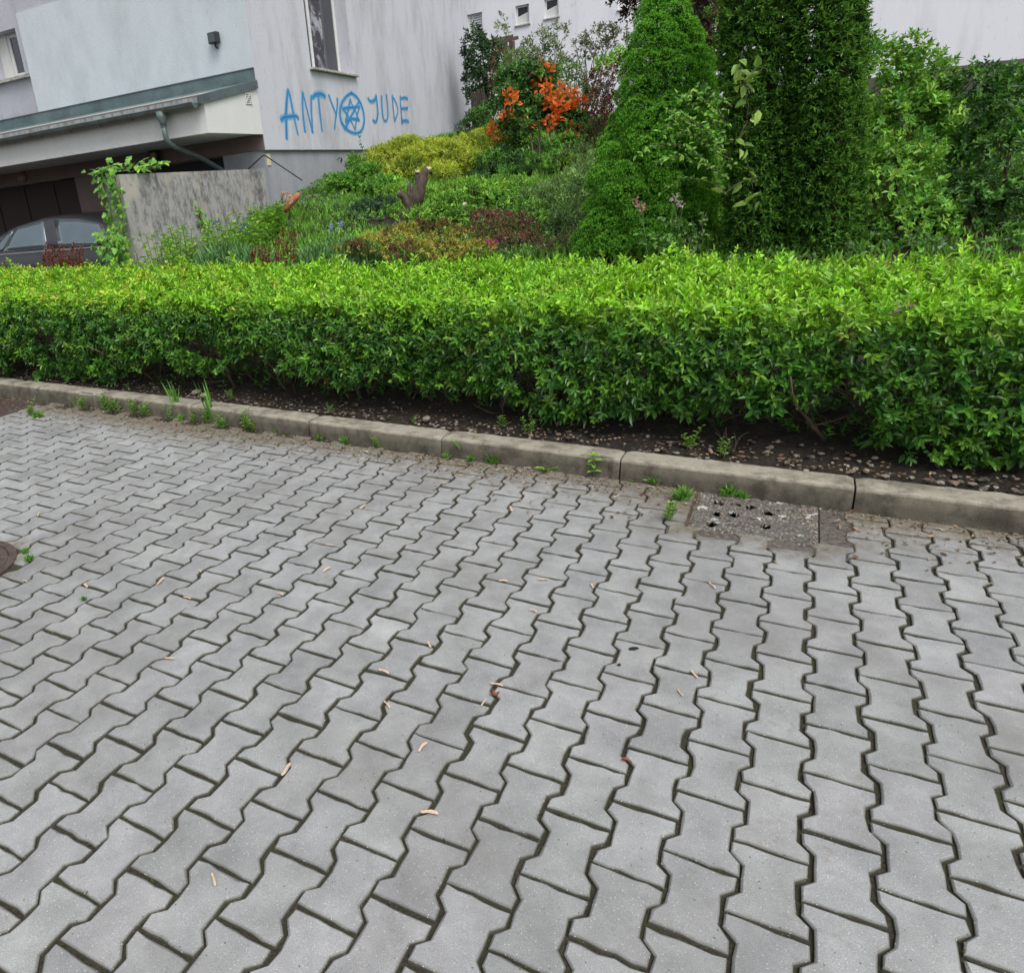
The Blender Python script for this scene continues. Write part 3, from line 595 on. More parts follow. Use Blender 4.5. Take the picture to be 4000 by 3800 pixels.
    n.links.new(al,b.inputs['Alpha']);n.links.new(mix(n,ramp(n,a.outputs['Fac'],[(.55,0.),(1.,1.)]),(.07,.43,.78),(.012,.17,.42)),b.inputs['Base Color']);b.inputs['Roughness'].default_value=.7
    o=obj('sprayed_letters',me,m,root);o['label']='blue spray-painted letters with an egg-shaped ring and six-pointed star'
house()
# cable from the house corner into the garden
def cable():
    P=[HL(-.42,-.2,1.98),HL(-.02,-.06,2.255),HL(.02,-.04,2.25)]
    q=at(1180,705,(HL(0,0)[1]-.6));P.append(np.array([q[0],q[1],q[2]]))
    P=np.array([np.asarray(p).reshape(3) for p in P]);e=MB().tube(P-P[0],.011,6).build('cable','cable');e.location=P[0];tag(e,'black cable running from the house corner down into the garden','cable')
cable()
# ================================================================ low retaining wall
def lowwall():
    root=empty('retaining_wall',HL(-.17,-1.8,0),HR,'low weathered concrete wall with dark streaks beside the garage drive','wall')
    xs=[-.175,.175];ny,nzz=40,24;y=np.linspace(-1.73,1.69,ny);z=np.linspace(-.3,2.04,nzz);V=[];f=[]
    mb=MB()
    def face(fn,a,b):
        A,B_=np.meshgrid(a,b,indexing='ij');P=fn(A.ravel(),B_.ravel());w_=len(b);ff=[(i*w_+j,(i+1)*w_+j,(i+1)*w_+j+1,i*w_+j+1) for i in range(len(a)-1) for j in range(w_-1)];mb.add(P,ff)
    w1=lambda a,b:.004*nz(a,b,5)
    face(lambda a,b:np.c_[.175+w1(a,b)*(np.abs(a)<1.6),a,b],y,z);face(lambda a,b:np.c_[-.175+0*a,a,b],y,z)
    x=np.linspace(-.175,.175,6);face(lambda a,b:np.c_[a,0*a-1.73,b],x,z);face(lambda a,b:np.c_[a,0*a+1.69,b],x,z)
    face(lambda a,b:np.c_[a,b,2.04+.006*nz(b,a,3)*0],x,y)
    o=mb.build('wall_body','oldwall',root);bm=bmesh.new();bm.from_mesh(o.data);bmesh.ops.remove_doubles(bm,verts=bm.verts,dist=.008);bmesh.ops.recalc_face_normals(bm,faces=bm.faces);bm.to_mesh(o.data);bm.free()
    MB().box((-.10,1.692,-.3),(.165,1.83,2.055)).build('end_post','plinth',root)
lowwall()
# ================================================================ neighbour house
def neighbour():
    base=HL(2.5,16.4,0);z0=float(terr(base[0],base[1]))
    root=empty('neighbour_house',(base[0],base[1],0),HR,'white rendered house with small windows behind the shrubs at the back','house')
    X=lambda x:x-2.5
    wins=[(-1.95,-1.40,6.03,6.98,'blind'),(-.20,.27,6.34,6.93,'glass'),(.80,1.27,6.37,6.95,'glass'),(3.2,4.2,6.2,7.2,'glass')]
    fixn(wall_grid(MB(),'y',X(-5),X(14),0,10,[(X(a),X(b),c,d) for a,b,c,d,_ in wins],.3,0.).build('front_wall','neigh',root))
    for x in (X(-5),X(13.7)): MB().box((x,.303,0),(x+.3,9,10)).build('end_wall','neigh',root)
    MB().box((X(-5.3),-.4,10.003),(X(14.3),9.3,10.25)).build('roof','zinc_dark',root)
    for a,b,c,d,g in wins:
        a,b=X(a),X(b);mb=MB();fw=.06
        mb.box((a,.08,c),(a+fw,.14,d)).box((b-fw,.08,c),(b,.14,d)).box((a+fw,.081,c),(b-fw,.139,c+fw)).box((a+fw,.081,d-fw),(b-fw,.139,d))
        if g=='blind': mb.box((a+.15,.082,c+fw),(a+.15+fw,.138,d-fw))
        w_=mb.build('window','white',root);MB().box((a+fw*.9,.10,c+fw*.9),(b-fw*.9,.12,d-fw*.9)).build('pane','palepane' if g=='blind' else 'glass',w_)
        if g=='blind':
            w_['label']='window with a pale horizontal blind';mb=MB()
            for zz in np.arange(c+.08,d-.07,.075): mb.box((a+fw,.092,zz),(b-fw,.0985,zz+.045))
            mb.build('blind','white',w_)
        else:
            mb=MB();mb.add([(a+fw,.0985,c+fw),(b-fw,.0985,c+fw),(b-fw,.0985,c+(d-c)*.62),(a+fw,.0985,c+(d-c)*.45)],[(0,1,2,3)]);mb.build('curtain','cheek',w_)
        s=MB().box((a-.04,-.05,c-.04),(b+.04,.08,c-.003)).build('window_sill','sill',w_)
neighbour()
# ================================================================ parked car (side view, tail to the left)
def car():
    zg=.15
    base=HL(-3.15,-1.3,zg);root=empty('parked_car',base,HR,'silver grey car parked in front of the garage, mostly hidden by the hedge','car')
    # local: x forward to the right, near side at y=-.88
    W=.88
    top=[(-2.35,.62),(-2.33,.88),(-2.28,1.0),(-2.10,1.06),(-1.75,1.23),(-1.25,1.40),(-.65,1.485),(-.15,1.495),(.35,1.455),(.85,1.35),(1.30,1.17),(1.62,1.00),(1.9,.94),(2.2,.82),(2.30,.58),(2.29,.30)]
    xs=np.linspace(-2.35,2.30,47);tx=[p[0] for p in top];tz=[p[1] for p in top]
    belt=lambda x:np.interp(x,[-2.35,-1.8,0,1.55,2.3],[.90,.955,.93,.895,.70])
    ns=13;V=[];f=[]
    for x in xs:
        zt=np.interp(x,tx,tz);zb=float(min(belt(x),zt-.02));ww=W-.10*smooth(abs(x),1.6,2.35)-.0
        inn=.30*max(0,(zt-zb)/.55);lo=.22
        half=[(ww*.93,lo),(ww,.35),(ww*1.01,.60),(ww*.99,zb-.03),(ww*.975,zb),(ww*.975-inn*.60,zb+(zt-zb)*.62),(ww*.975-inn*.95,zb+(zt-zb)*.93),(ww*.45,zt),(0,zt+.012)]
        sec=[(-a,z) for a,z in half]+[(a,z) for a,z in half[::-1][1:]]
        for a,z in sec: V.append((x,a,z))
    m_=17
    for i in range(len(xs)-1):
        for j in range(m_-1): f.append((i*m_+j,(i+1)*m_+j,(i+1)*m_+j+1,i*m_+j+1))
        f.append((i*m_+m_-1,(i+1)*m_+m_-1,(i+1)*m_,i*m_))
    f+=[tuple(range(m_)),tuple((len(xs)-1)*m_+j for j in range(m_-1,-1,-1))]
    b=fixn(MB().add(V,f).build('body','paint',root,True))
    # side glass both sides: polygons following the section, set proud
    def sidepos(x,k):  # k 0 belt ..1 roof rail
        zt=np.interp(x,tx,tz);zb=float(min(belt(x),zt-.02));inn=.30*max(0,(zt-zb)/.55);return W*.975-inn*.60*(k/.62) if k<.62 else W*.975-inn*(.60+.35*(k-.62)/.31), zb+(zt-zb)*k
    def glass(x0,x1,x2,x3,k1,name,mat,par,pr=.006):
        """quad region: bottom edge x0..x1, top edge x3..x2"""
        for sg in (-1,1):
            mb=MB();n_=8;V=[];
            for i in range(n_+1):
                for j in range(5):
                    k=.03+(k1-.03)*j/4;xa=x0+(x3-x0)*j/4;xb=x1+(x2-x1)*j/4;x=xa+(xb-xa)*i/n_;y,z=sidepos(x,k);V.append((x,sg*(y+pr),z))
            for i in range(n_+1):
                for j in range(5): x,y,z=V[i*5+j];V.append((x,y-sg*.02,z))
            q=5*(n_+1);ff=[(i*5+j,(i+1)*5+j,(i+1)*5+j+1,i*5+j+1) for i in range(n_) for j in range(4)]+[(q+i*5+j,q+i*5+j+1,q+(i+1)*5+j+1,q+(i+1)*5+j) for i in range(n_) for j in range(4)]
            ff+=[(i*5,q+i*5,q+(i+1)*5,(i+1)*5) for i in range(n_)]+[(i*5+4,(i+1)*5+4,q+(i+1)*5+4,q+i*5+4) for i in range(n_)]
            ff+=[(j,j+1,q+j+1,q+j) for j in range(4)]+[(n_*5+j,q+n_*5+j,q+n_*5+j+1,n_*5+j+1) for j in range(4)]
            fixn(mb.add(V,ff).build(name,mat,par,True))
    glass(-1.95,1.50,.98,-1.38,.90,'window_surround','car_dark',root,.004)
    glass(-1.80,-1.50,-1.28,-1.40,.80,'quarter_window','carglass',root,.010)
    glass(-1.44,-.26,-.50,-1.22,.86,'rear_door_window','carglass',root,.010)
    glass(.04,1.36,.90,-.22,.86,'front_door_window','carglass',root,.010)
    # windscreens
    for xa,xb,nm in ((.98,1.58,'windscreen'),(-2.02,-1.45,'rear_window')):
        mb=MB();V=[]
        for i in range(6):
            x=xa+(xb-xa)*i/5
            for j in range(7):
                y=-.55+1.1*j/6;zt=np.interp(x,tx,tz);V.append((x,y,zt+.018-.012*abs(y)/.55))
        mb.add(V,[(i*7+j,(i+1)*7+j,(i+1)*7+j+1,i*7+j+1) for i in range(5) for j in range(6)]);o=fixn(mb.build(nm,'carglass',root,True));sd=o.modifiers.new('s','SOLIDIFY');sd.thickness=.012
    for sg in(-1,1):
        MB().box((-1.9,sg*(W+.006)-.006,.900),(1.45,sg*(W+.006)+.006,.925)).build('belt_strip','chrome',root)
        MB().box((-.25,sg*(W+.02)-.012,.80),(-.08,sg*(W+.02)+.012,.83)).build('door_handle','paint',root)
        mi=MB().box((1.20,sg*(W+.11)-.09,.93),(1.33,sg*(W+.11)+.09,1.07)).build('mirror','paint',root);bevel(mi,.03,3)
        MB().box((2.17,sg*.62-.14,.60),(2.29,sg*.62+.14,.74)).build('headlight','lamp_white',root);MB().box((-2.37,sg*.62-.13,.62),(-2.30,sg*.62+.13,.84)).build('tail_light','lamp_red',root)
        for x in (-1.42,1.40):
            t=np.linspace(0,2*math.pi,25)[:-1];w_=MB();yo=sg*(W-.10)
            w_.tube([(x,yo-.11,.31),(x,yo-.09,.31),(x,yo+.09,.31),(x,yo+.11,.31)],[.28,.315,.315,.28],24);wh=w_.build('wheel','tyre',root,True);wh.location.z=0.0
            r_=MB().tube([(x,yo+sg*.095,.31),(x,yo+sg*.122,.31)],[.20,.19],20);r_.build('rim','rim',wh)
car()
# ================================================================ PLANTS
G_DK=[(.025,.075,.022),(.040,.11,.03),(.06,.145,.04)];G_MD=[(.09,.26,.04),(.13,.33,.05),(.18,.38,.07)];G_LT=[(.26,.52,.06),(.36,.60,.09),(.20,.44,.07)]
G_YE=[(.46,.58,.05),(.56,.62,.07),(.34,.50,.05),(.60,.60,.12)];G_OL=[(.17,.23,.08),(.22,.28,.11),(.12,.18,.06)];G_GY=[(.15,.25,.13),(.20,.30,.17)]
RED=[(.13,.022,.018),(.20,.035,.028),(.09,.02,.02)];PUR=[(.055,.028,.028),(.085,.04,.038),(.04,.022,.022)]
def P3(u,v,d): return at(u,v,d)
def blob(u,v,ru,rv,d,rd=None):
    k=d/F_PX*1.02;c=at(u,v,d);r=(ru*k,(rd if rd is not None else (ru+rv)*.5*k),rv*k);return (c,np.array(r))
def gb(u,v,ru,rv,off=0.,sink=.75):
    d=float(hit(u,v+rv*sink)[1])-off;return blob(u,v,ru,rv,min(d,20.))
def plant_root(name,label,cat,p,group=None):
    z=float(terr(p[0],p[1]));return empty(name,(p[0],p[1],z-.02),0,label,cat,group)
def shell(blobs,dens,lump=.25,up=.2,inner=.15,cut=.80):
    A=[];D=[]
    for c,r in blobs:
        ar=4*math.pi*((r[0]*r[1])**1.6/3+(r[0]*r[2])**1.6/3+(r[1]*r[2])**1.6/3)**(1/1.6);n=int(ar*dens)+3
        d=unit(rng.normal(size=(n,3)));d[:,2]=np.where((d[:,2]<-.35)&(rng.random(n)<.6),-d[:,2],d[:,2]);k=rng.integers(1,40)
        q=1+lump*.5*nz(d[:,0]*3+d[:,2]*2,d[:,1]*3-d[:,2],2.,k)-np.where(rng.random(n)<inner*2,rng.uniform(0,.5,n),rng.uniform(0,.12,n))
        A.append(c+d*r*q[:,None]);D.append(unit(d/r))
    A=np.concatenate(A);D=np.concatenate(D);keep=np.ones(len(A),bool)
    for c,r in blobs:
        e=(((A-c)/(r*cut))**2).sum(1);keep&=~(e<.72)|(rng.random(len(A))<.06)
    z=terr(A[:,0],A[:,1]);keep&=A[:,2]>z-.02
    return A[keep],D[keep]
def foliage(root,blobs,dens,L,W,pal,mat='leaf',pairs=3,gap=None,spread=.85,six=False,lump=.3,up=.5,tip=None,name='foliage',inner=.2,rnd=.3,colnoise=.25,col2=None,cut=.80):
    A,D=shell(blobs,dens,lump,inner=inner,cut=cut);n=len(A);inv=np.array(root.location)
    ax=unit(D+np.array([0,0,up])+rng.normal(0,rnd,(n,3)));col=pick(pal,n,.18)*(1+colnoise*nz(A[:,0]+A[:,2],A[:,1]-A[:,2]*.7,5.))[:,None]
    if col2 is not None:
        q=(nz(A[:,0],A[:,1]+A[:,2],4.,9)>.25)[:,None];col=np.where(q,pick(col2,n,.18),col)
    mb=MB();sprigs(mb,A-inv,ax,pairs,gap or L*.35,L*rng.uniform(.75,1.2,n),W,np.clip(col,.003,.9),spread,six,True,.2,None if tip is None else pick(tip,n,.15),rnd)
    return mb.build(name,mat,root)
def stems(root,blobs,mat='bark',k=8,r=.012,name='branches',spread=.5,base=None):
    inv=np.array(root.location);mb=MB();b=np.zeros(3) if base is None else np.array(base)-inv
    for c,rr in blobs:
        for _ in range(max(1,k//len(blobs))):
            e=c+rng.normal(0,.4,3)*rr-inv;p0=b+np.array([rng.normal(0,.05),rng.normal(0,.05),-.04]);mdl=(p0*.5+e*.5)+rng.normal(0,.34,3)*np.linalg.norm(e-p0)*spread;mdl[2]+=.1*abs(e[2]-p0[2])
            t=np.linspace(0,1,7)[:,None];P=(1-t)**2*p0+2*t*(1-t)*mdl+t*t*e;P[1:-1]+=rng.normal(0,.012,(5,3));mb.tube(P,np.linspace(r,r*.3,7),5)
    return mb.build(name,mat,root,True)
def flowers(root,pts,size,pal,n=16,name='flower',sep=True):
    inv=np.array(root.location)
    for p in pts:
        p=np.asarray(p);s=size*rng.uniform(.8,1.25);A=p+rng.normal(0,.38*s,(n,3));d=unit((A-p)+np.array([0,-.25,.15])*s+rng.normal(0,.2*s,(n,3)))
        mb=MB();leaves(mb,A-inv,d,unit(rng.normal(size=(n,3))),s*.75,s*.55,pick(pal,n,.12),.15,True,.25);mb.build(name,'petal',root)
def shrub(name,label,cat,bl,dens,L,W,pal,base=None,group=None,st=10,stem_r=.012,bark_='bark',fname='foliage',**k):
    cs=np.array([b[0] for b in bl]);p=cs.mean(0) if base is None else np.asarray(base);root=plant_root(name,label,cat,p,group)
    foliage(root,bl,dens,L,W,pal,name=fname,**k)
    if st: stems(root,bl,bark_,st,stem_r)
    return root
# ---- golden shrubs along the plinth
dG=float(hit(1600,715)[1])
shrub('golden_shrub','bright yellow-green shrub against the grey plinth, right under the ring of the graffiti','shrub',[gb(1500,635,70,50),gb(1580,612,75,58),gb(1640,650,80,62),gb(1560,680,80,40)],520,.075,.022,G_YE,group='golden shrubs by the house',col2=[(.25,.36,.05),(.3,.4,.06)],lump=.4)
shrub('golden_shrub','tallest yellow-green shrub below the word on the right side of the wall','shrub',[gb(1610,580,40,36),gb(1700,620,80,60),gb(1760,640,80,70),gb(1710,690,80,40)],520,.075,.022,G_YE,group='golden shrubs by the house',col2=[(.3,.4,.06)],lump=.4)
shrub('golden_shrub','yellow shrub in front of the far corner of the side wall beside the orange flowers','shrub',[gb(1830,590,70,50),gb(1900,560,70,45),gb(1960,560,50,36),gb(1830,650,60,50)],480,.075,.022,G_YE,group='golden shrubs by the house',col2=[(.28,.36,.06)],lump=.4)
shrub('leafy_shrub','mid green leafy growth at the foot of the grey plinth left of the golden shrubs','shrub',[gb(1430,700,60,40),gb(1340,730,55,32),gb(1390,655,26,36),gb(1500,735,70,30)],300,.095,.045,G_LT+G_MD,col2=G_MD,lump=.5,inner=.3)
# thin vine shoot climbing over the plinth
def vine(label,pts,d,L,pal,name='vine_shoot',cat='vine',rad=.006,every=.05,W=None,mat='leaf',hang=.0,group=None):
    P=np.array([at(u,v,dd) for (u,v),dd in zip(pts,np.broadcast_to(d,(len(pts),)))]);root=empty(name,P[0],0,label,cat,group)
    dd=np.concatenate([[0],np.cumsum(np.linalg.norm(np.diff(P,axis=0),axis=1))]);m_=max(5,int(dd[-1]/.04));t=np.linspace(0,dd[-1],m_);Q=np.stack([np.interp(t,dd,P[:,i]) for i in range(3)],1)
    for _ in range(3): Q[1:-1]=(Q[:-2]+2*Q[1:-1]+Q[2:])/4
    Q+=rng.normal(0,.004,Q.shape);MB().tube(Q-P[0],np.linspace(rad,rad*.4,m_),5).build('stem','bark',root,True)
    n=max(3,int(dd[-1]/every));i=rng.integers(0,m_,n);A=Q[i]-P[0];mb=MB();leaves(mb,A,unit(rng.normal(size=(n,3))*[1,.6,.7]+[0,-.3,-hang]),unit(rng.normal(size=(n,3))*.5+[0,-.6,.6]),L*rng.uniform(.6,1.2,n),(W or L*.5)*rng.uniform(.7,1.1,n),pick(pal,n,.2),.15,True,.25);mb.build('leaves',mat,root);return root
vine('thin leafy vine shoot rising over the plinth edge just right of the ring',[(1430,640),(1420,600),(1410,560),(1402,530)],dG+.5,.07,G_DK+G_MD,every=.03)
vine('thin dark-leaved twig leaning over the grey plinth below the graffiti',[(1440,700),(1390,668),(1350,655),(1310,620)],dG+.3,.09,G_DK,every=.09)
# ---- azaleas
d=14.2
bl=[blob(2010,320,58,36,d),blob(2070,300,60,34,d-.2),blob(2020,400,62,50,d-.2),blob(2095,390,64,52,d),blob(2175,440,60,44,d),blob(2225,480,46,36,d-.2),blob(2030,480,60,36,d-.3),blob(2120,320,44,40,d+.1)]
base=at(2125,700,d-.8)
az=shrub('azalea','tall dark green azalea covered in bright orange-red flowers on bare stems','shrub',bl,260,.11,.05,G_MD+G_DK,base=base,mat='gloss',st=0,lump=.5)
sm=MB();inv=np.array(az.location)
for u0,v0,u1,v1 in [(2100,700,2060,470),(2110,705,2100,460),(2120,705,2190,300),(2130,705,2180,480),(2140,705,2230,430),(2095,705,2095,540),(2105,700,2150,560),(2130,705,2240,560),(2120,700,2200,610),(2060,690,2055,560)]:
    a=at(u0,v0,d-.8);b=at(u1,v1,d-.1);t=np.linspace(0,1,8)[:,None];P=a*(1-t)+b*t;P[1:-1]+=rng.normal(0,.025,(6,3));sm.tube(P-inv,np.linspace(.022,.009,8),6)
sm.build('stems','bark',az,True)
FL=[(2123,262),(2100,285),(2143,285),(2099,323),(2120,335),(2143,340),(2178,345),(2152,382),(2164,406),(2175,375),(2194,418),(2218,368),(2240,362),(2258,374),(2239,412),(2228,432),(2272,412),(1976,373),(1990,385),(2012,397),(1973,448),(1985,440),(2063,472),(2140,478),(2173,472),(2180,450),(2245,502),(2165,440),(2150,400)]
flowers(az,[at(u+rng.uniform(-6,6),v+rng.uniform(-5,5),d-.75+rng.uniform(0,.5)) for u,v in FL],.112,[(.84,.20,.04),(.90,.30,.08),(.78,.14,.03)],14)
d=14.6
az2=shrub('azalea','small pale orange azalea behind the end of the golden shrubs','shrub',[blob(1940,525,50,34,d),blob(2000,515,40,34,d)],190,.08,.035,G_LT+G_YE,st=6)
flowers(az2,[at(u,v,d-.4) for u,v in [(1922,496),(1918,520),(1978,498),(1991,494),(2012,493),(2000,520),(2012,541),(1925,510),(1950,545)]],.10,[(.85,.26,.07),(.80,.34,.12)],16)
# ---- climbers and shrubs by the far corner
d=21.3
shrub('climbing_shrub','dark evergreen climber on the far corner of the lilac wall','shrub',[blob(1852,190,34,55,d),blob(1880,235,50,50,d),blob(1905,300,52,50,d),blob(1860,320,36,60,d),blob(1880,390,50,46,d),blob(1930,360,40,50,d),blob(1925,205,30,40,d)],70,.14,.06,G_DK+[(.05,.10,.05)],st=14,stem_r=.03,lump=.6)
shrub('brown_shrub','brownish thin shrub between the dark climber and the timber pergola','shrub',[blob(1960,250,34,46,d-1),blob(1990,290,34,40,d-1),blob(1945,320,30,44,d-1)],60,.10,.035,[(.16,.10,.06),(.12,.12,.05),(.2,.14,.08)],st=9,stem_r=.010,lump=.5)
d=18.5
shrub('evergreen_shrub','dark green shrub at the foot of the far corner of the side wall','shrub',[blob(1880,470,56,34,d),blob(1930,440,52,38,d),blob(1850,505,50,28,d-.3),blob(1910,520,56,28,d-.6)],110,.11,.05,G_DK+G_MD,st=8)
shrub('twiggy_shrub','thin dark twiggy plant in front of the lower right end of the side wall','shrub',[blob(1795,530,26,34,17),blob(1820,548,26,30,17),blob(1785,560,24,18,17)],50,.09,.018,[(.05,.07,.06),(.08,.09,.08)],st=14,stem_r=.006,lump=.6)
d=18.2
shrub('loose_shrub','loose tall shrub with see-through arching branches left of the bare one, before the white house','shrub',[blob(2070,215,46,34,d),blob(2110,170,44,26,d),blob(2160,125,40,18,d),blob(2150,215,50,40,d),blob(2190,270,44,40,d),blob(2090,280,60,40,d),blob(1960,120,14,40,d),blob(2220,110,22,12,d)],75,.11,.035,[(.18,.25,.10),(.12,.20,.07),(.25,.30,.14)],st=20,stem_r=.012,bark_='bark_grey',lump=.7,inner=.5,group='loose shrubs before the white house')
d=17.2
shrub('loose_shrub','pale bare-stemmed shrub with a thin olive crown just left of the red-leaved shrub','shrub',[blob(2320,150,44,30,d),blob(2370,130,42,26,d),blob(2410,170,40,44,d),blob(2290,200,36,30,d),blob(2350,200,46,34,d),blob(2270,165,20,14,d)],80,.10,.035,[(.20,.22,.11),(.16,.20,.09),(.28,.27,.16)],base=at(2260,480,d),st=18,stem_r=.014,bark_='bark_grey',lump=.7,inner=.5,group='loose shrubs before the white house')
shrub('bright_shrub','lime green shoots above the red-leaved shrub','shrub',[blob(2370,255,44,18,15.5),blob(2420,225,30,20,15.5),blob(2350,275,24,12,15.5)],130,.10,.04,G_LT,st=8,lump=.4)
d=13.6
shrub('red_shrub','dark red-leaved shrub left of the conical spruce','shrub',[blob(2340,330,50,44,d),blob(2400,330,48,60,d),blob(2330,400,44,50,d),blob(2400,430,50,60,d),blob(2350,470,46,44,d),blob(2440,280,30,50,d)],130,.065,.030,RED+[(.10,.06,.04)],st=14,stem_r=.009,lump=.6,col2=[(.09,.10,.045),(.13,.06,.04)],inner=.35)
d=16.
tr=shrub('copper_tree','copper-leaved tree behind the conical spruce, its purple branches above it','tree',[blob(2430,18,50,30,d),blob(2490,40,44,46,d),blob(2530,-40,90,70,d),blob(2640,-120,150,110,d),blob(2760,60,80,80,d-3),blob(2800,180,50,90,d-5),blob(2790,60,60,80,d-5),blob(2850,90,60,90,d),blob(2830,-60,120,110,d),blob(2980,0,110,120,d)],65,.12,.06,PUR,base=at(2700,500,d),st=0,lump=.6,inner=.35,fname='crown')
mb=MB();inv=np.array(tr.location);mb.tube([(0,0,-.1),(.02,0,1.5),(0,.02,3.2),(.05,0,4.5)],[.16,.13,.11,.08],10)
for u,v in [(2430,18),(2490,40),(2600,-60),(2760,60),(2850,90),(2980,0)]:
    e=at(u,v,d)-inv;p0=np.array([0,0,2.6]);t=np.linspace(0,1,6)[:,None];P=p0*(1-t)+e*t;P[:,2]+=.25*np.sin(t[:,0]*3.1);mb.tube(P,np.linspace(.05,.012,6),6)
mb.build('trunk','bark',tr,True)
shrub('evergreen_shrub','bright green and brown shrub behind the spruce top, left of the tall dark thuja','shrub',[blob(2740,40,60,40,12.5),blob(2790,120,60,70,12.5),blob(2800,220,50,60,12.5),blob(2700,150,60,70,12.8),blob(2790,320,60,80,12.5)],150,.10,.045,G_MD+[(.16,.10,.05)],st=12,col2=G_LT,lump=.5)
d=16.8
shrub('background_shrub','mid green shrub standing behind the azalea, in front of the white house','shrub',[blob(2060,330,60,60,d),blob(2150,330,60,50,d),blob(2210,300,50,50,d),blob(2250,360,50,60,d),blob(2170,420,70,50,d),blob(2010,260,40,40,d)],60,.11,.045,G_MD+G_OL,st=12,lump=.6,inner=.4)
shrub('background_shrub','olive shrub right of the pergola, under its lantern','shrub',[blob(2030,235,36,40,d+2),blob(2070,250,40,40,d+2),blob(2000,330,50,50,d+1.5)],60,.11,.04,G_OL+G_MD,st=10,lump=.6,inner=.4)
shrub('background_shrub','brownish green thicket between the azalea and the spruce','shrub',[blob(2300,470,60,60,14.5),blob(2260,520,50,50,14.3),blob(2360,540,50,50,14),blob(2300,400,40,50,14.6)],90,.09,.035,[(.16,.17,.07),(.20,.16,.09),(.11,.20,.06)],st=14,lump=.6,inner=.4)
# ---- conical spruce
def spruce():
    d=8.2;L=[(-40,2558,2590),(60,2508,2672),(140,2474,2730),(240,2445,2775),(300,2440,2780),(390,2425,2790),(470,2410,2800),(520,2388,2800),(600,2355,2790),(680,2320,2790),(760,2300,2800),(840,2295,2800),(900,2272,2810),(960,2250,2810),(1010,2245,2800)]
    vs=[a[0] for a in L];bl=[]
    k=d/F_PX
    for v in np.arange(-20,1030,62):
        l=np.interp(v,vs,[a[1] for a in L]);r=np.interp(v,vs,[a[2] for a in L]);c=(l+r)/2;hw=(r-l)/2
        nb=max(3,int(round(hw*2*3.14/150)));ph=rng.uniform(0,6.28)
        for j in range(nb):
            an=ph+(j+rng.uniform(-.25,.25))/nb*2*math.pi;br=min(hw*.62,rng.uniform(62,86));q=rng.uniform(.80,1.02);vv=v+rng.uniform(-30,30)
            cx,cd=c+math.cos(an)*max(0,hw-br*q),d+math.sin(an)*max(0,hw-br*q)*k
            bl.append(blob(cx,vv,br*.80,br*.52,cd,br*k*.80))
            for _ in range(7):      # small tufts standing on each billow
                w_=unit(rng.normal(size=3)+np.array([math.cos(an),math.sin(an),.3])*1.1);sr=rng.uniform(20,34)
                if hw<60: sr*=.6
                bl.append(blob(cx+w_[0]*br*.82,vv-w_[2]*br*.56,sr,sr*.8,cd+w_[1]*br*k*.82,sr*k))
    for v in (-20,10,50,100): bl.append(blob(2648+rng.uniform(-6,6),v,26+v*.25,40,d-.05))
    core=[blob((np.interp(v,vs,[a[1] for a in L])+np.interp(v,vs,[a[2] for a in L]))/2,v,.60*(np.interp(v,vs,[a[2] for a in L])-np.interp(v,vs,[a[1] for a in L]))/2,60,d) for v in range(0,1001,60)]
    base=at(2520,1000,d);root=plant_root('conical_spruce','dense dark green conical spruce with bumpy lobes and a second tip','tree',base)
    foliage(root,bl,2100,.030,.0075,[(.06,.24,.024),(.085,.30,.032),(.05,.19,.02)],'needle',2,.011,.8,lump=.3,up=.55,cut=.97,tip=[(.24,.60,.06),(.34,.70,.09)],name='crown',inner=.1,rnd=.35,colnoise=.15)
    foliage(root,core,420,.05,.02,[(.03,.14,.025)],'needle',2,.02,.9,name='inner_growth',lump=.1,inner=.1)
    z=root.location.z;inv=np.array(root.location);tp=at(2570,-20,d)-inv;MB().tube([(0,0,-.05),tp*.3,tp*.6,tp*.95],[.06,.045,.03,.012],8).build('trunk','bark',root,True)
spruce()
# ---- thujas along the right
def thuja(u,d,ru,label,top=-260,seed=0):
    k=d/F_PX;bl=[]
    for v in np.arange(top,1010,62):
        w_=ru*(1-.55*smooth(-v,-100,-top) )
        for j in range(7):
            an=j/7*2*math.pi+v*.02+seed;br=rng.uniform(46,70)*min(1,ru/110)
            bl.append(blob(u+math.cos(an)*max(0,w_-br*.8)+rng.uniform(-10,10),v+rng.uniform(-25,25),br,br*1.25,d+math.sin(an)*max(0,w_-br*.8)*k,br*k))
    base=at(u,900,d);root=plant_root('thuja',label,'tree',base,'thujas behind the hedge')
    foliage(root,bl,430,.070,.020,[(.030,.095,.020),(.045,.13,.024),(.06,.16,.028)],'needle',3,.018,.7,lump=.5,up=.35,tip=[(.11,.26,.035),(.16,.33,.045)],name='crown',inner=.25,rnd=.3,colnoise=.35)
    MB().tube([(0,0,-.05),(0,0,1.),(0,0,2.2)],[.08,.06,.03],8).build('trunk','bark',root,True)
thuja(2975,7.2,125,'tall dark thuja right of the conical spruce, half covered by vines',-320,0)
thuja(3230,6.9,120,'broad dark thuja second from the spruce, behind the right part of the hedge',-380,1)
shrub('deciduous_shrub','tall light green broad-leaved shrub right of the thujas, behind the right part of the hedge','shrub',[blob(3450,300,120,110,7.4),blob(3530,500,150,130,7.2),blob(3480,720,150,130,7.),blob(3560,880,140,110,6.8),blob(3600,330,90,90,7.5),blob(3420,560,90,110,7.2)],240,.075,.04,G_MD+G_LT,st=16,lump=.6,inner=.35)
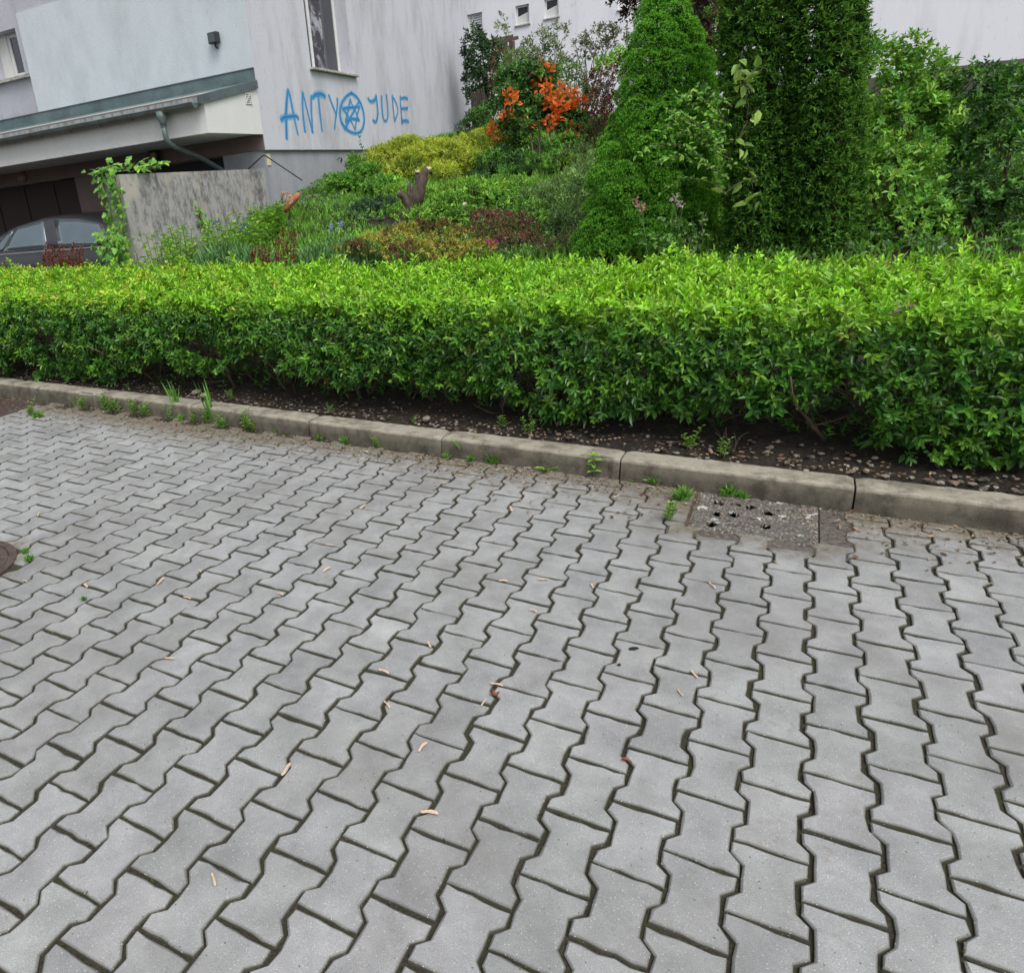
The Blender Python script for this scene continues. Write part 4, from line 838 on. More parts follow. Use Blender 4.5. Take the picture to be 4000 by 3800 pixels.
shrub('deciduous_shrub','rightmost dark green broad-leaved shrub at the edge of the picture','shrub',[blob(3780,420,120,130,7.2),blob(3880,620,150,140,7.),blob(3800,830,150,130,6.8),blob(3960,420,110,120,7.2),blob(4000,850,120,120,6.6)],240,.075,.04,G_DK+G_MD,st=16,lump=.6,inner=.35)
# ---- middle of the garden
d=10.3
shrub('spreading_juniper','wide grey-green feathery shrub spreading left of the conical spruce','shrub',[gb(2110,770,70,40),gb(2180,790,80,50),gb(2240,740,70,60),gb(2300,690,64,60),gb(2300,800,70,66),gb(2230,850,70,50),gb(2200,900,60,40),gb(2290,890,60,50)],230,.085,.024,[(.22,.38,.10),(.15,.28,.08),(.28,.42,.16)],st=10,lump=.6,col2=[(.12,.22,.07)],inner=.35)
shrub('olive_shrub','olive green shrub behind the spreading grey-green one, under the red-leaved shrub','shrub',[gb(2270,560,70,50),gb(2350,540,50,50),gb(2330,610,60,50),gb(2250,630,60,50),gb(2380,640,40,50)],130,.085,.03,[(.12,.20,.05),(.13,.19,.06),(.06,.10,.03)],st=12,lump=.6,inner=.3)
shrub('evergreen_shrub','very dark green shrub between the golden shrubs and the azalea stems','shrub',[gb(1940,640,66,44),gb(2000,600,56,44),gb(2040,650,60,40),gb(1900,690,50,30),gb(2000,690,60,26)],150,.10,.04,G_DK,st=6,lump=.5,col2=G_MD)
shrub('leafy_shrub','fresh green shrub right of the azalea stems','shrub',[gb(2210,580,60,40),gb(2180,640,50,40),gb(2100,560,40,30)],160,.085,.04,G_MD,st=6,lump=.5,col2=G_LT)
dh=float(hit(1960,950)[1])
shrub('heather','pinkish brown heather mound behind the hedge','heather',[blob(1900,870,56,36,dh),blob(1960,880,60,46,dh-.1),blob(2030,900,64,50,dh-.2),blob(2080,950,40,30,dh-.4),blob(1870,850,34,26,dh+.1),blob(1990,945,60,30,dh-.5)],480,.042,.020,[(.30,.12,.09),(.30,.17,.13),(.14,.09,.06),(.18,.15,.08)],st=8,lump=.5,mat='needle',col2=[(.13,.14,.06),(.2,.1,.08)],inner=.3)
shrub('golden_heather','mottled golden and brown dwarf shrub along the back of the hedge','heather',[blob(1370,975,60,22,dh-.6),blob(1460,950,66,32,dh-.4),blob(1550,930,70,40,dh-.2),blob(1640,920,70,46,dh-.2),blob(1730,920,70,50,dh-.3),blob(1810,940,66,44,dh-.5),blob(1870,975,60,34,dh-.8),blob(1600,980,100,30,dh-.8),blob(1750,985,90,30,dh-.9)],460,.044,.020,[(.42,.40,.07),(.34,.34,.07),(.50,.46,.12)],st=8,lump=.5,mat='needle',col2=[(.16,.10,.05),(.24,.16,.07),(.10,.07,.035)],inner=.3)
fl=plant_root('magenta_flower','single magenta flower between the heather and the hedge','flower',at(1915,960,dh-1.1));flowers(fl,[at(1905,945,dh-1.1),at(1925,947,dh-1.1)],.036,[(.55,.02,.22)],12)
shrub('grey_green_plant','low blue-green leafy mound left of the pruned stump','plant',[gb(1440,815,50,28),gb(1500,810,56,34),gb(1400,828,40,20)],420,.05,.026,[(.06,.13,.07),(.09,.17,.09)],st=0,lump=.4)
shrub('leafy_shrub','bright low leafy clump right of the pruned stump','plant',[blob(1760,790,50,26,hit(1750,830)[1]),blob(1840,760,56,26,hit(1840,800)[1]),blob(1930,790,50,26,hit(1930,820)[1]),blob(1700,840,60,22,hit(1700,860)[1]),blob(1800,850,60,22,hit(1800,870)[1])],260,.085,.042,G_LT+G_MD,st=0,lump=.5)
shrub('fern_plant','feathery fresh green plant in front of the very dark shrub, under the azalea','plant',[gb(1960,720,44,24),gb(2030,735,44,22),gb(1900,745,40,20),gb(2090,730,36,20)],260,.08,.02,G_LT+G_MD,st=0,lump=.5,up=1.)
shrub('lime_plant','small lime green broad-leaved plant between the leafy clump and the azalea stems','plant',[gb(1965,705,26,14),gb(1990,700,16,12)],160,.10,.06,[(.40,.62,.06)],st=0,lump=.4)
shrub('leafy_shrub','broad-leaved green plant among the small cut stumps','plant',[gb(1850,755,36,28),gb(1905,790,34,24),gb(1960,770,40,24)],130,.13,.06,G_LT,st=0,lump=.4)
shrub('leafy_shrub','low dense green growth between the dark heather and the grey-green spreading shrub','shrub',[gb(2010,800,50,30),gb(2070,830,50,30),gb(1980,760,50,22),gb(2110,870,44,30)],230,.075,.032,G_MD+G_LT,st=0,lump=.5)
shrub('leafy_shrub','brown-tinged thin shrub at the left foot of the conical spruce','shrub',[gb(2180,960,56,36),gb(2240,940,50,40),gb(2140,990,50,24)],240,.05,.02,[(.16,.14,.07),(.12,.20,.06),(.22,.16,.11)],st=8,lump=.6,inner=.35)
shrub('leafy_shrub','tall green herbs at the wall foot right of the thin leafy vine','shrub',[gb(1460,745,50,26),gb(1560,755,60,24),gb(1700,760,60,22),gb(1790,740,50,22)],260,.07,.026,G_LT,st=0,lump=.5,up=1.)
# ---- tall leafy bellflowers and grassy mounds left
def clump(name,label,cat,pts,L,W,pal,h,d,ns=12,flower=None,group=None,wide=.25,pairs=9,mat='leaf'):
    p=at(*pts,d);root=plant_root(name,label,cat,p,group);z0=root.location.z;H=p[2]-z0+.0;H=max(h,H);mb=MB();st=MB();tips=[]
    for i in range(ns):
        a=rng.uniform(0,6.28);r=wide*math.sqrt(rng.random());b=np.array([math.cos(a)*r,math.sin(a)*r,0]);hh=H*rng.uniform(.65,1.05);ln=np.array([math.cos(a),math.sin(a),0])*rng.uniform(0,.18)*hh
        t=np.linspace(0,1,7)[:,None];P=b+ln*t*t+np.array([0,0,1])*hh*t;st.tube(P,np.linspace(.006,.003,7),4);tips.append(P[-1])
        m_=pairs*2;k=np.linspace(.12,1,m_);A=b+ln*(k**2)[:,None]+np.array([0,0,1.])*(hh*k)[:,None];an=np.arange(m_)*2.4+rng.random()*6;dr=np.c_[np.cos(an),np.sin(an),.55+0*an+rng.normal(0,.2,m_)]
        leaves(mb,A,dr,np.tile([0,0,1.],(m_,1)),L*(1.1-.5*k)*rng.uniform(.8,1.2,m_),W,pick(pal,m_,.12),.2,True,.3)
    mb.build('leaves',mat,root);st.build('stems','stemgreen',root)
    if flower:
        flowers(root,[np.array(root.location)+tips[i]+[0,0,.02] for i in range(min(flower[1],len(tips)))],flower[2],[flower[0]],9)
    return root
d0=9.6
clump('bellflower','tall leafy bellflower clump with a few blue flowers before the low wall','plant',(910,850),.14,.042,G_LT,.55,10.6,44,((.09,.08,.42),2,.05),wide=.42)
clump('bellflower','leafy green plant at the corner of the low wall and the house','plant',(1030,800),.14,.042,G_LT,.5,11.8,24,((.09,.08,.42),1,.05),wide=.22)
clump('leafy_plant','bright leafy plant before the middle of the low wall','plant',(710,885),.13,.04,G_LT,.45,9.8,24,None,wide=.26)
clump('leafy_plant','leafy green plant right of the ivy-covered wall end','plant',(620,925),.11,.036,G_LT,.35,9.2,22,None,wide=.28)
def tuft(name,label,u,v,d,n,h,wide,pal,group=None,cat='grass clump'):
    p=at(u,v,d);root=plant_root(name,label,cat,p,group);H=max(h,p[2]-root.location.z);a=rng.uniform(0,6.28,n);r=wide*np.sqrt(rng.random(n));A=np.c_[np.cos(a)*r,np.sin(a)*r,H*.75*rng.random(n)*np.sqrt(np.clip(1-(r/wide)**2*.8,0,1))];D=unit(np.c_[np.cos(a)*r*.9,np.sin(a)*r*.5,.5+0*a]+rng.normal(0,.22,(n,3)))
    n=len(A);mb=MB();leaves(mb,A,D,unit(rng.normal(size=(n,3))*[1,1,.1]),H*rng.uniform(.08,.24,n),.0045,pick(pal,n,.2),.3,True,.25);mb.build('blades','grass',root);return root
LAV=[(.17,.34,.12),(.22,.42,.15),(.12,.26,.08)]
tuft('lavender','fine grey-green tuft in front of the bellflowers',860,905,9.4,5400,.42,.42,LAV,cat='plant')
tuft('lavender','fine grey-green tuft behind the hedge between bellflowers and red shoots',960,920,9.0,4200,.36,.36,LAV,cat='plant')
tuft('lavender','wide fine-leaved tuft right of the red shoots',1230,910,8.8,6000,.36,.42,LAV,cat='plant')
tuft('lavender','fine-leaved tuft with pale blue flowers left of the golden dwarf shrub',1340,895,9.2,5400,.34,.42,LAV,cat='plant')
for u,v in [(1293,880),(1330,872)]:
    r_=plant_root('hyacinth',('pale blue flower spike, left one of two in the tuft' if u<1300 else 'pale blue flower spike, right one of two in the tuft'),'flower',at(u,v,9.0),'pale blue flower spikes');flowers(r_,[at(u,v+k*9,9.0) for k in range(3)],.028,[(.35,.40,.75)],10)
# red shoots above the hedge
def redshoots(label,u0,u1,v0,v1,d,n):
    p=at((u0+u1)/2,v1,d);root=plant_root('red_shoots',label,'shrub',p);inv=np.array(root.location);mb=MB();st=MB()
    for i in range(n):
        u=u0+(u1-u0)*(i+rng.uniform(.1,.9))/n;vt=v0+(v1-v0)*.8*rng.random()**1.5;dd=d+rng.uniform(-.12,.12);a=at(u+rng.uniform(-6,6),v1+30,dd);b=at(u,vt,dd);t=np.linspace(0,1,14)[:,None];P=a*(1-t)+b*t-inv;P[1:-1]+=rng.normal(0,.004,(12,3));st.tube(P,np.linspace(.004,.0015,14),4)
        m_=34;q=rng.random(m_);A=np.stack([np.interp(q,t[:,0],P[:,k]) for k in range(3)],1);an=rng.uniform(0,6.28,m_);leaves(mb,A,np.c_[np.cos(an),np.sin(an),1.3+0*an],np.tile([0,0,1.],(m_,1)),.034*(1.2-.6*q),.014,pick([(.30,.045,.03),(.20,.03,.025),(.40,.10,.06),(.28,.12,.04)],m_,.15),.2,True,.2)
    st.build('stems','bark',root);mb.build('leaves','leaf',root)
redshoots('dark red young shoots sticking up through the left end of the hedge, before the car',165,330,942,1015,7.1,15)
redshoots('two upright clusters of dark red shoots behind the middle of the hedge',1075,1160,890,1000,7.0,9)
redshoots('small dark red shoots rising from the hedge left of the two upright clusters',985,1060,955,1015,6.6,6)
# ---- stumps
def stump():
    d=float(hit(1620,828)[1]);p=hit(1620,828);root=empty('pruned_stump',p-[0,0,.05],0,'forked pruned tree stump with two pale saw cuts in the middle of the garden','stump');inv=np.array(root.location)
    def br(px,rad,name=None,cut=None):
        P=np.array([at(u,v,d) for u,v in px])-inv;P[:,1]+=np.linspace(0,rng.uniform(-.08,.08),len(P));t=np.linspace(0,1,10);s=np.linspace(0,1,len(P));Q=np.stack([np.interp(t,s,P[:,i]) for i in range(3)],1);R=np.interp(t,s,rad);Q[1:-1]+=rng.normal(0,.006,(8,3));return Q,R*(1+.22*rng.normal(size=10)*(t<.9))
    mb=MB()
    for px,rad in [([(1612,835),(1618,790),(1632,750),(1650,700),(1669,662)],[.13,.11,.085,.07,.062]),([(1640,745),(1636,715),(1630,690),(1631,674)],[.06,.05,.042,.036]),([(1606,835),(1598,800),(1580,775),(1566,762),(1560,752)],[.12,.09,.06,.05,.035]),([(1572,770),(1570,750),(1567,735)],[.03,.02,.016]),([(1602,790),(1598,760),(1600,730),(1606,708)],[.05,.035,.026,.022]),([(1592,838),(1572,836),(1552,842)],[.10,.07,.03]),([(1640,840),(1655,820),(1660,842)],[.09,.06,.03])]:
        Q,R=br(px,rad);mb.tube(Q,R,10)
    mb.build('trunk','bark_grey',root,True)
    for (u,v),r in (((1669,660),.060),((1631,672),.034)):
        c=at(u,v,d)-inv;MB().tube([c,c+[0,-.004,.012]],[r,r*.96],14).build('cut_end','cutwood',root)
stump()
def smallstump(label,px,rad,cut):
    p=hit(*px[0]);d=p[1];root=empty('small_stump',p,0,label,'stump','small cut stumps');P=np.array([at(u,v,d) for u,v in px])-p;P[0,2]-=.05;MB().tube(P,rad,8).build('trunk','bark_grey',root,True)
    if cut: MB().tube([P[-1],P[-1]+[0,-.01,.008]],[rad[-1]*.95,rad[-1]*.9],10).build('cut_end','cutwood',root)
smallstump('short dark cut stub leaning left, among the low leafy clump',[(1828,838),(1822,815),(1815,800)],[.05,.045,.04],True)
smallstump('upright grey broken stub right of the leaning one',[(1897,800),(1896,775),(1900,752)],[.05,.04,.035],False)
smallstump('thin bare dark stick standing in the low leafy clump',[(1845,805),(1844,765),(1845,728)],[.018,.014,.010],False)
# terracotta piece, driftwood
def pot():
    d=12.6;a=at(1104,822,d);b=at(1172,756,d);root=empty('terracotta_pipe',a,0,'orange terracotta pipe with a hoop leaning at the foot of the plinth','pot');v=b-a;t=np.linspace(0,1,6)[:,None]
    MB().tube(v*t,[.075,.07,.066,.062,.055,.03],14).build('pipe','terracotta',root,True)
    c=v*.62;an=np.linspace(-.2,3.3,10);P=[c+np.array([-.11+.075*math.cos(x),0,.03+.10*math.sin(x)]) for x in an];MB().tube(P,.020,8).build('hoop','terracotta',root,True)
pot()
def driftwood(label,px):
    p=hit(px[0][0],px[0][1]+14);d=p[1];P=np.array([at(u,v,d) for u,v in px]);root=MB().tube(P-P[0],[.03,.035,.028,.02][:len(px)],8).build('dry_branch','driftwood',None,True);root.location=P[0];tag(root,label,'branch',)
driftwood('crooked grey dry branch on the grass right of the terracotta pipe',[(1192,785),(1200,770),(1222,768),(1243,764)])
driftwood('pale straight dry branch lying in the grass below the crooked one',[(1205,795),(1250,797),(1300,790)])
wf=plant_root('white_flower','small white flowers on thin stems beside the terracotta pipe','flower',at(1110,800,12.4));dd=12.4
flowers(wf,[at(u,v,dd) for u,v in [(1107,756),(1123,761),(1130,771),(1133,784)]],.035,[(.75,.72,.70)],8)
mb=MB();inv=np.array(wf.location)
for u,v in [(1107,756),(1123,761),(1130,771),(1133,784)]: mb.tube([at(u,v,dd)-inv,at(1100+(u-1100)*.3,815,dd)-inv],.004,4)
mb.build('stems','stemgreen',wf)
# ---- ivy on the wall end
def ivy(label,regions,n,L,group='ivy on the low wall'):
    """regions: list of (px polygon line, half width, d) in house-frame coordinates of the wall"""
    root=None;mb=MB();st=MB();inv=None
    for pts,hw,k,axis in regions:
        P=HL([p[0] for p in pts],[p[1] for p in pts],[p[2] for p in pts]);P=np.atleast_2d(P)
        if root is None: root=empty('ivy',P[0],0,label,'ivy',group);inv=P[0].copy()
        s=np.linspace(0,1,len(P));t=np.linspace(0,1,14);Q=np.stack([np.interp(t,s,P[:,i]) for i in range(3)],1)+rng.normal(0,.01,(14,3))
        st.tube(Q-inv,np.linspace(.009,.004,14),5)
        m_=int(n*k);ii=rng.random(m_);A=np.stack([np.interp(ii,t,Q[:,i]) for i in range(3)],1);ax=-D1 if axis=='x' else -D2;sd=D2 if axis=='x' else D1
        if axis=='top': A=A+D1*rng.normal(0,hw*.5,(m_,1))+D2*rng.normal(0,hw*.5,(m_,1))+np.array([0,0,1])*np.abs(rng.normal(0,.06,(m_,1)));nn=unit(np.array([0,-.5,1.])+rng.normal(0,.35,(m_,3)))
        else: A=A+sd*rng.normal(0,hw,(m_,1))+ax*rng.uniform(.01,.09,(m_,1))+np.array([0,0,1])*rng.normal(0,.03,(m_,1));nn=unit(ax+np.array([0,0,.35])+rng.normal(0,.35,(m_,3)))
        d_=unit(np.array([0,0,-.7])+rng.normal(0,.55,(m_,3)));lo=rng.uniform(.5,1.0,m_)*L
        pal=np.where((rng.random(m_)<.45)[:,None],pick(G_LT,m_,.15),pick(G_MD,m_,.15));mb_=mb
        # lobed leaf: five corners
        d_=unit(d_-nn*(d_*nn).sum(1)[:,None]);sd_=np.cross(d_,nn);Lc=lo[:,None];A=A-inv
        V=np.stack([A,A+sd_*.30*Lc-d_*.10*Lc,A+sd_*.52*Lc+d_*.22*Lc,A+sd_*.26*Lc+d_*.40*Lc,A+sd_*.28*Lc+d_*.62*Lc,A+d_*1.0*Lc-nn*.10*Lc,A-sd_*.28*Lc+d_*.62*Lc,A-sd_*.26*Lc+d_*.40*Lc,A-sd_*.52*Lc+d_*.22*Lc,A-sd_*.30*Lc-d_*.10*Lc],1)+0
        cen=(A+d_*.35*Lc+nn*.05*Lc)[:,None,:];V=np.concatenate([V,cen],1);mb_.addn(V,[(i,10,(i+1)%10) for i in range(10)],pal)
    mb.build('leaves','leaf',root);st.build('stems','bark',root,True)
ivy('light green ivy hanging over the left end of the low concrete wall',[([(-.30,-3.56,2.06),(-.28,-3.56,1.7),(-.30,-3.56,1.1),(-.32,-3.57,.6)],.05,.16,'y'),([(-.03,-3.58,2.06),(-.02,-3.60,1.7),(-.06,-3.60,1.2),(-.1,-3.62,.6)],.06,.26,'y'),([(-.22,-3.7,1.3),(-.2,-3.75,.9),(-.2,-3.78,.5)],.13,.30,'y'),([(-.38,-3.6,2.08),(-.1,-3.5,2.08),(.0,-3.0,2.08)],.13,.16,'top'),([(.0,-3.1,2.08),(.0,-2.75,2.10),(.0,-2.55,2.15)],.06,.07,'top')],520,.105)
ivy('thin strand of dark ivy on the middle of the low wall face',[([(.01,-2.1,1.55),(.01,-2.0,1.3),(.01,-2.05,1.0)],.05,1.,'x')],60,.07)
ivy('small dark ivy patch low on the wall face near its left end',[([(.01,-2.9,1.15),(.01,-2.85,.95),(.01,-2.8,.8)],.07,1.,'x')],50,.07)
# ---- pergola and reed fence
def pergola():
    d=22.;p=at(1975,260,d);root=empty('pergola',(p[0],p[1],float(terr(p[0],p[1]))),0,'weathered timber pergola frame in front of the white house','pergola');inv=np.array(root.location)
    def bar(u0,v0,u1,v1,r,d0=d,d1=d,nm='beam'):
        a=at(u0,v0,d0)-inv;b=at(u1,v1,d1)-inv;dr=unit(b-a);s=unit(np.cross(dr,[0,1.,0.]));t=np.cross(dr,s);V=[a+s*i*r+t*j*r for i,j in((-1,-1),(1,-1),(1,1),(-1,1))]+[b+s*i*r+t*j*r for i,j in((-1,-1),(1,-1),(1,1),(-1,1))];o=fixn(MB().add(V,[(0,3,2,1),(4,5,6,7),(0,1,5,4),(1,2,6,5),(2,3,7,6),(3,0,4,7)]).build(nm,'wood',root))
    bar(1905,165,2004,142,.035);bar(1925,172,2024,148,.04,d-.5,d-.5);bar(1900,190,1960,176,.03,d-.2,d-.2)
    bar(1974,160,1974,420,.05,nm='post');bar(1994,158,1994,420,.04,d+.6,d+.6,nm='post')
    lt=MB();c=at(2003,180,d-.6)-inv;lt.tube([c+[0,0,-.12],c+[0,0,-.1],c+[0,0,.1],c+[0,0,.13]],[.04,.06,.06,.02],8).build('lantern','wood',root)
pergola()
def reed():
    d=20.6;a=at(1842,440,d);b=at(1895,430,d-.3);root=empty('reed_fence',(a[0],a[1],float(terr(a[0],a[1]))),0,'dark upright reed fence beside the far corner of the side wall','fence');inv=np.array(root.location)
    n=46;mb=MB()
    for i in range(n):
        t=i/(n-1);p=a*(1-t)+b*t-inv;h=at(1842,365,d)[2]-inv[2]+rng.uniform(-.12,.06);mb.tube([(p[0]+rng.normal(0,.004),p[1]+rng.normal(0,.006),-.1),(p[0]+rng.normal(0,.012),p[1],h)],.011,5)
    mb.build('reeds','wood',root)
    for z in (.4,1.3): MB().tube([a-inv+[0,-.02,z-(a-inv)[2]],b-inv+[0,-.02,z-(b-inv)[2]]],.008,5).build('wire','darkmetal',root)
reed()
# ---- rose canes, vines, columbines at the right
def canes(label,lines,d,L,pal,name,cat,W=None,per=.035,rad=.006,mat='leaf',root=None):
    P0=at(lines[0][0][0],lines[0][0][1],d);root=plant_root(name,label,cat,P0);inv=np.array(root.location);st=MB();mb=MB()
    for ln in lines:
        P=np.array([at(u,v,d+rng.uniform(-.15,.15)) for u,v in ln]);s=np.linspace(0,1,len(P));t=np.linspace(0,1,12);Q=np.stack([np.interp(t,s,P[:,i]) for i in range(3)],1)
        for _ in range(2): Q[1:-1]=(Q[:-2]+2*Q[1:-1]+Q[2:])/4
        Q[1:-1]+=rng.normal(0,.006,(10,3));st.tube(Q-inv,np.linspace(rad,rad*.4,12),5)
        le=np.linalg.norm(np.diff(Q,axis=0),axis=1).sum();n=max(4,int(le/per));k=rng.random(n);A=np.stack([np.interp(k,t,Q[:,i]) for i in range(3)],1)-inv+rng.normal(0,.012,(n,3))
        leaves(mb,A,unit(rng.normal(size=(n,3))*[1,.6,.6]+[0,-.3,-.1]),unit(rng.normal(size=(n,3))*.4+[0,-.5,.8]),L*rng.uniform(.6,1.2,n),(W or L*.55)*rng.uniform(.8,1.1,n),pick(pal,n,.18),.15,True,.25)
    st.build('stems','bark_grey',root,True);mb.build('leaves',mat,root);return root
canes('climbing rose canes with small fresh green leaves across the lower right of the spruce',[[(2860,560),(2780,470),(2700,400),(2640,370)],[(2850,600),(2760,520),(2660,430),(2600,480)],[(2860,640),(2760,560),(2670,500),(2610,560)],[(2850,500),(2790,420),(2720,360),(2650,390)],[(2840,700),(2740,640),(2640,600),(2560,640)],[(2830,740),(2740,700),(2660,690),(2590,740)],[(2860,420),(2800,380),(2760,340),(2700,350)],[(2760,640),(2690,570),(2560,560),(2490,600)],[(2780,520),(2700,460),(2640,440),(2600,420)],[(2820,560),(2730,500),(2650,470),(2580,520)]],6.9,.05,G_LT+G_MD,'climbing_rose','rose',per=.012)
canes('pale vine with large lime leaves hanging over the tall dark thuja',[[(2900,200),(2880,300),(2930,420),(2910,560)],[(2960,260),(2900,330),(2880,370)],[(2965,420),(2920,450),(2900,520),(2870,560)],[(2990,270),(2930,300),(2900,350)],[(2890,560),(2930,650),(2940,740)],[(2960,690),(2880,720),(2820,760)],[(2980,780),(2940,800),(2900,790)]],6.2,.11,[(.22,.40,.06),(.35,.50,.12),(.16,.30,.05)],'vine','vine',W=.06,per=.11,rad=.005)
canes('leggy leafy plant with pale leaves in the dark gap right of the spruce foot',[[(2700,1000),(2660,900),(2600,860),(2560,870)],[(2700,1000),(2690,900),(2650,840)],[(2720,1000),(2740,880),(2760,830)],[(2690,1010),(2620,930),(2560,920)],[(2710,1000),(2720,920),(2700,860)],[(2650,1010),(2600,960),(2560,980)]],6.7,.055,[(.12,.26,.07),(.18,.34,.10)],'leggy_plant','plant',per=.022)
for lab,pp,pal,st0 in (('pink columbine with two nodding flowers before the spruce foot',[(2482,788),(2503,808)],[(.60,.20,.32),(.65,.32,.42)],(2530,1000)),('pale pink columbine right of the pink one, before the dark gap',[(2632,772),(2640,790),(2662,798)],[(.70,.58,.64)],(2640,1000))):
    dd=6.7;r_=plant_root('columbine',lab,'flower',at(st0[0],st0[1],dd),'columbines');inv=np.array(r_.location);mb=MB()
    flowers(r_,[at(u,v,dd) for u,v in pp],.034,pal,14)
    for u,v in pp:
        t=np.linspace(0,1,7)[:,None];P=at(st0[0],st0[1],dd)*(1-t)+at(u,v,dd)*t;P[1:-1]+=rng.normal(0,.01,(5,3));mb.tube(P-inv,.004,4)
    mb.build('stems','stemgreen',r_)
    n=14;A=np.array([at(st0[0]+rng.uniform(-40,40),st0[1]-rng.uniform(0,90),dd) for _ in range(n)]);mb=MB();leaves(mb,A-inv,unit(rng.normal(size=(n,3))*[1,.5,.4]),np.tile([0,-.3,1.],(n,1)),.06,.045,pick(G_MD,n,.1),.1,True,.2);mb.build('leaves','leaf',r_)
# ---- grass and ground cover (uncountable)
def grass():
    n=90000;x=rng.uniform(-4.5,9,n);y=rng.uniform(5,22,n);t=(x-L0[0])*LY[0]+(y-L0[1])*LY[1]-KT;rx=x-O[0];ry=y-O[1];hx=-(rx*D1[0]+ry*D1[1]);hy=rx*D2[0]+ry*D2[1]
    ok=(t>2.3)&(hx>.05)&((hx>.2)|(hy<-3.5));x,y,hx,hy=x[ok],y[ok],hx[ok],hy[ok];n=len(x);ok=(nz(x,y,1.1,4)>-.85);x,y=x[ok],y[ok];n=len(x)
    A=np.c_[x,y,terr(x,y)-.01];mb=MB();h=.11+.07*nz(x,y,.9,6)+.05*rng.random(n)
    col=pick([(.18,.46,.05),(.25,.54,.07),(.13,.34,.04),(.32,.52,.10)],n,.15)*(1+.35*nz(x,y,1.7,3))[:,None]
    leaves(mb,A,unit(rng.normal(size=(n,3))*[.35,.35,.1]+[0,0,1]),unit(rng.normal(size=(n,3))*[1,1,.1]),np.clip(h,.04,.3),.012,np.clip(col,.01,.8),.25,True,.3);tag(mb.build('garden_grass','grass'),'uneven green grass growing on the garden slope','grass',kind='stuff')
grass()
def cover():
    n=22000;x=rng.uniform(-3.5,9,n);y=rng.uniform(6,20,n);t=(x-L0[0])*LY[0]+(y-L0[1])*LY[1]-KT;rx=x-O[0];ry=y-O[1];hx=-(rx*D1[0]+ry*D1[1])
    ok=(t>1.9)&(hx>.1)&(nz(x,y,1.5,8)>-.25);x,y=x[ok],y[ok];n=len(x);A=np.c_[x,y,terr(x,y)+rng.uniform(0,.10,n)];mb=MB()
    q=(nz(x,y,.8,2)>0)[:,None];col=np.where(q,pick(G_LT,n,.15),pick(G_MD+G_GY,n,.15));sprigs(mb,A,unit(rng.normal(size=(n,3))*.4+[0,0,1]),2,.02,.07,.036,col,.9,True);tag(mb.build('ground_cover','leaf'),'low mixed leafy ground cover between the shrubs','ground cover',kind='stuff')
cover()
# ================================================================ STREET DETAILS
def gp(u,v,h=0.):
    q=ray(u,v);P0=SP(0,0,h);t=((P0-C0)@NW)/(q@NW);return C0+q*t
def st_of(w): w=np.asarray(w)-L0;return float(w@LX),float(w@LY)
SR=math.atan2(LX[1],LX[0])
def mortar():
    mb=MB();an=np.linspace(0,2*math.pi,65)[:-1];r=.355+.012*np.sin(an*7)+.008*np.sin(an*13);V=[(MAN[0],MAN[1])]+[(MAN[0]+a*math.cos(b),MAN[1]+a*math.sin(b)) for a,b in zip(r,an)];V=np.array(V)
    mb.add(SP(V[:,0],V[:,1],-.0075),[(0,i+1,(i+1)%64+1) for i in range(64)])
    tag(mb.build('mortar_ring','joint'),kind='structure')
    mb=MB()
    for a,b,c,d in ((-.20,.62,1.78,1.861),(-.20,-.119,1.8612,2.30),(.386,.62,1.8612,2.30)): V=np.array([(a,c),(b,c),(b,d),(a,d)]);mb.add(SP(V[:,0],V[:,1],-.0080),[(0,1,2,3)])
    tag(mb.build('mortar_bed','gravelc'),kind='structure')
mortar()
def manhole():
    c=SP(MAN[0],MAN[1],0);root=empty('manhole_cover',c,SR,'round rusty cast-iron manhole cover at the left edge of the paving','manhole cover');R=MAN[2]
    T=lambda a,r,h:SP(MAN[0]+r*np.cos(a),MAN[1]+r*np.sin(a),h)-c
    Rz=np.array([[math.cos(-SR),-math.sin(-SR),0],[math.sin(-SR),math.cos(-SR),0],[0,0,1]]);TT=lambda a,r,h:T(a,r,h)@Rz.T
    def ring(r0,r1,h0,h1,name,mat,par=root,n=64):
        an=np.linspace(0,2*math.pi,n+1)[:-1];V=np.concatenate([TT(an,0*an+r0,h0),TT(an,0*an+r0,h1),TT(an,0*an+r1,h1),TT(an,0*an+r1,h0)]);f=[]
        for i in range(n):
            j=(i+1)%n
            for k in range(3): f.append((k*n+i,k*n+j,(k+1)*n+j,(k+1)*n+i))
        return fixn(MB().add(V,f).build(name,mat,par))
    ring(R-.035,R,-.02,.004,'frame','iron');ring(R-.088,R-.039,-.02,.0025,'rim','iron');an=np.linspace(0,2*math.pi,65)[:-1];MB().add(np.concatenate([TT(an,0*an+R-.04,-.006)]),[tuple(range(64))]).build('plate','gravelc',root)
    mb=MB();rr=R-.088
    for d in range(3):
        th=d*math.pi/3
        for k in np.arange(-4,5):
            o=k*.044;hl=math.sqrt(max(0,rr*rr-o*o))
            if hl<.03: continue
            P=[]
            for a,b in ((-hl,o-.004),(hl,o-.004),(hl,o+.004),(-hl,o+.004)): P.append((MAN[0]+a*math.cos(th)-b*math.sin(th),MAN[1]+a*math.sin(th)+b*math.cos(th)))
            P=np.array(P);lo=(SP(P[:,0],P[:,1],-.0058)-c)@Rz.T;hi=(SP(P[:,0],P[:,1],.0005+.0004*d)-c)@Rz.T;mb.add(np.concatenate([lo,hi]),[(4,5,6,7),(0,1,5,4),(1,2,6,5),(2,3,7,6),(3,0,4,7)])
    mb.build('ribs','iron',root)
manhole()
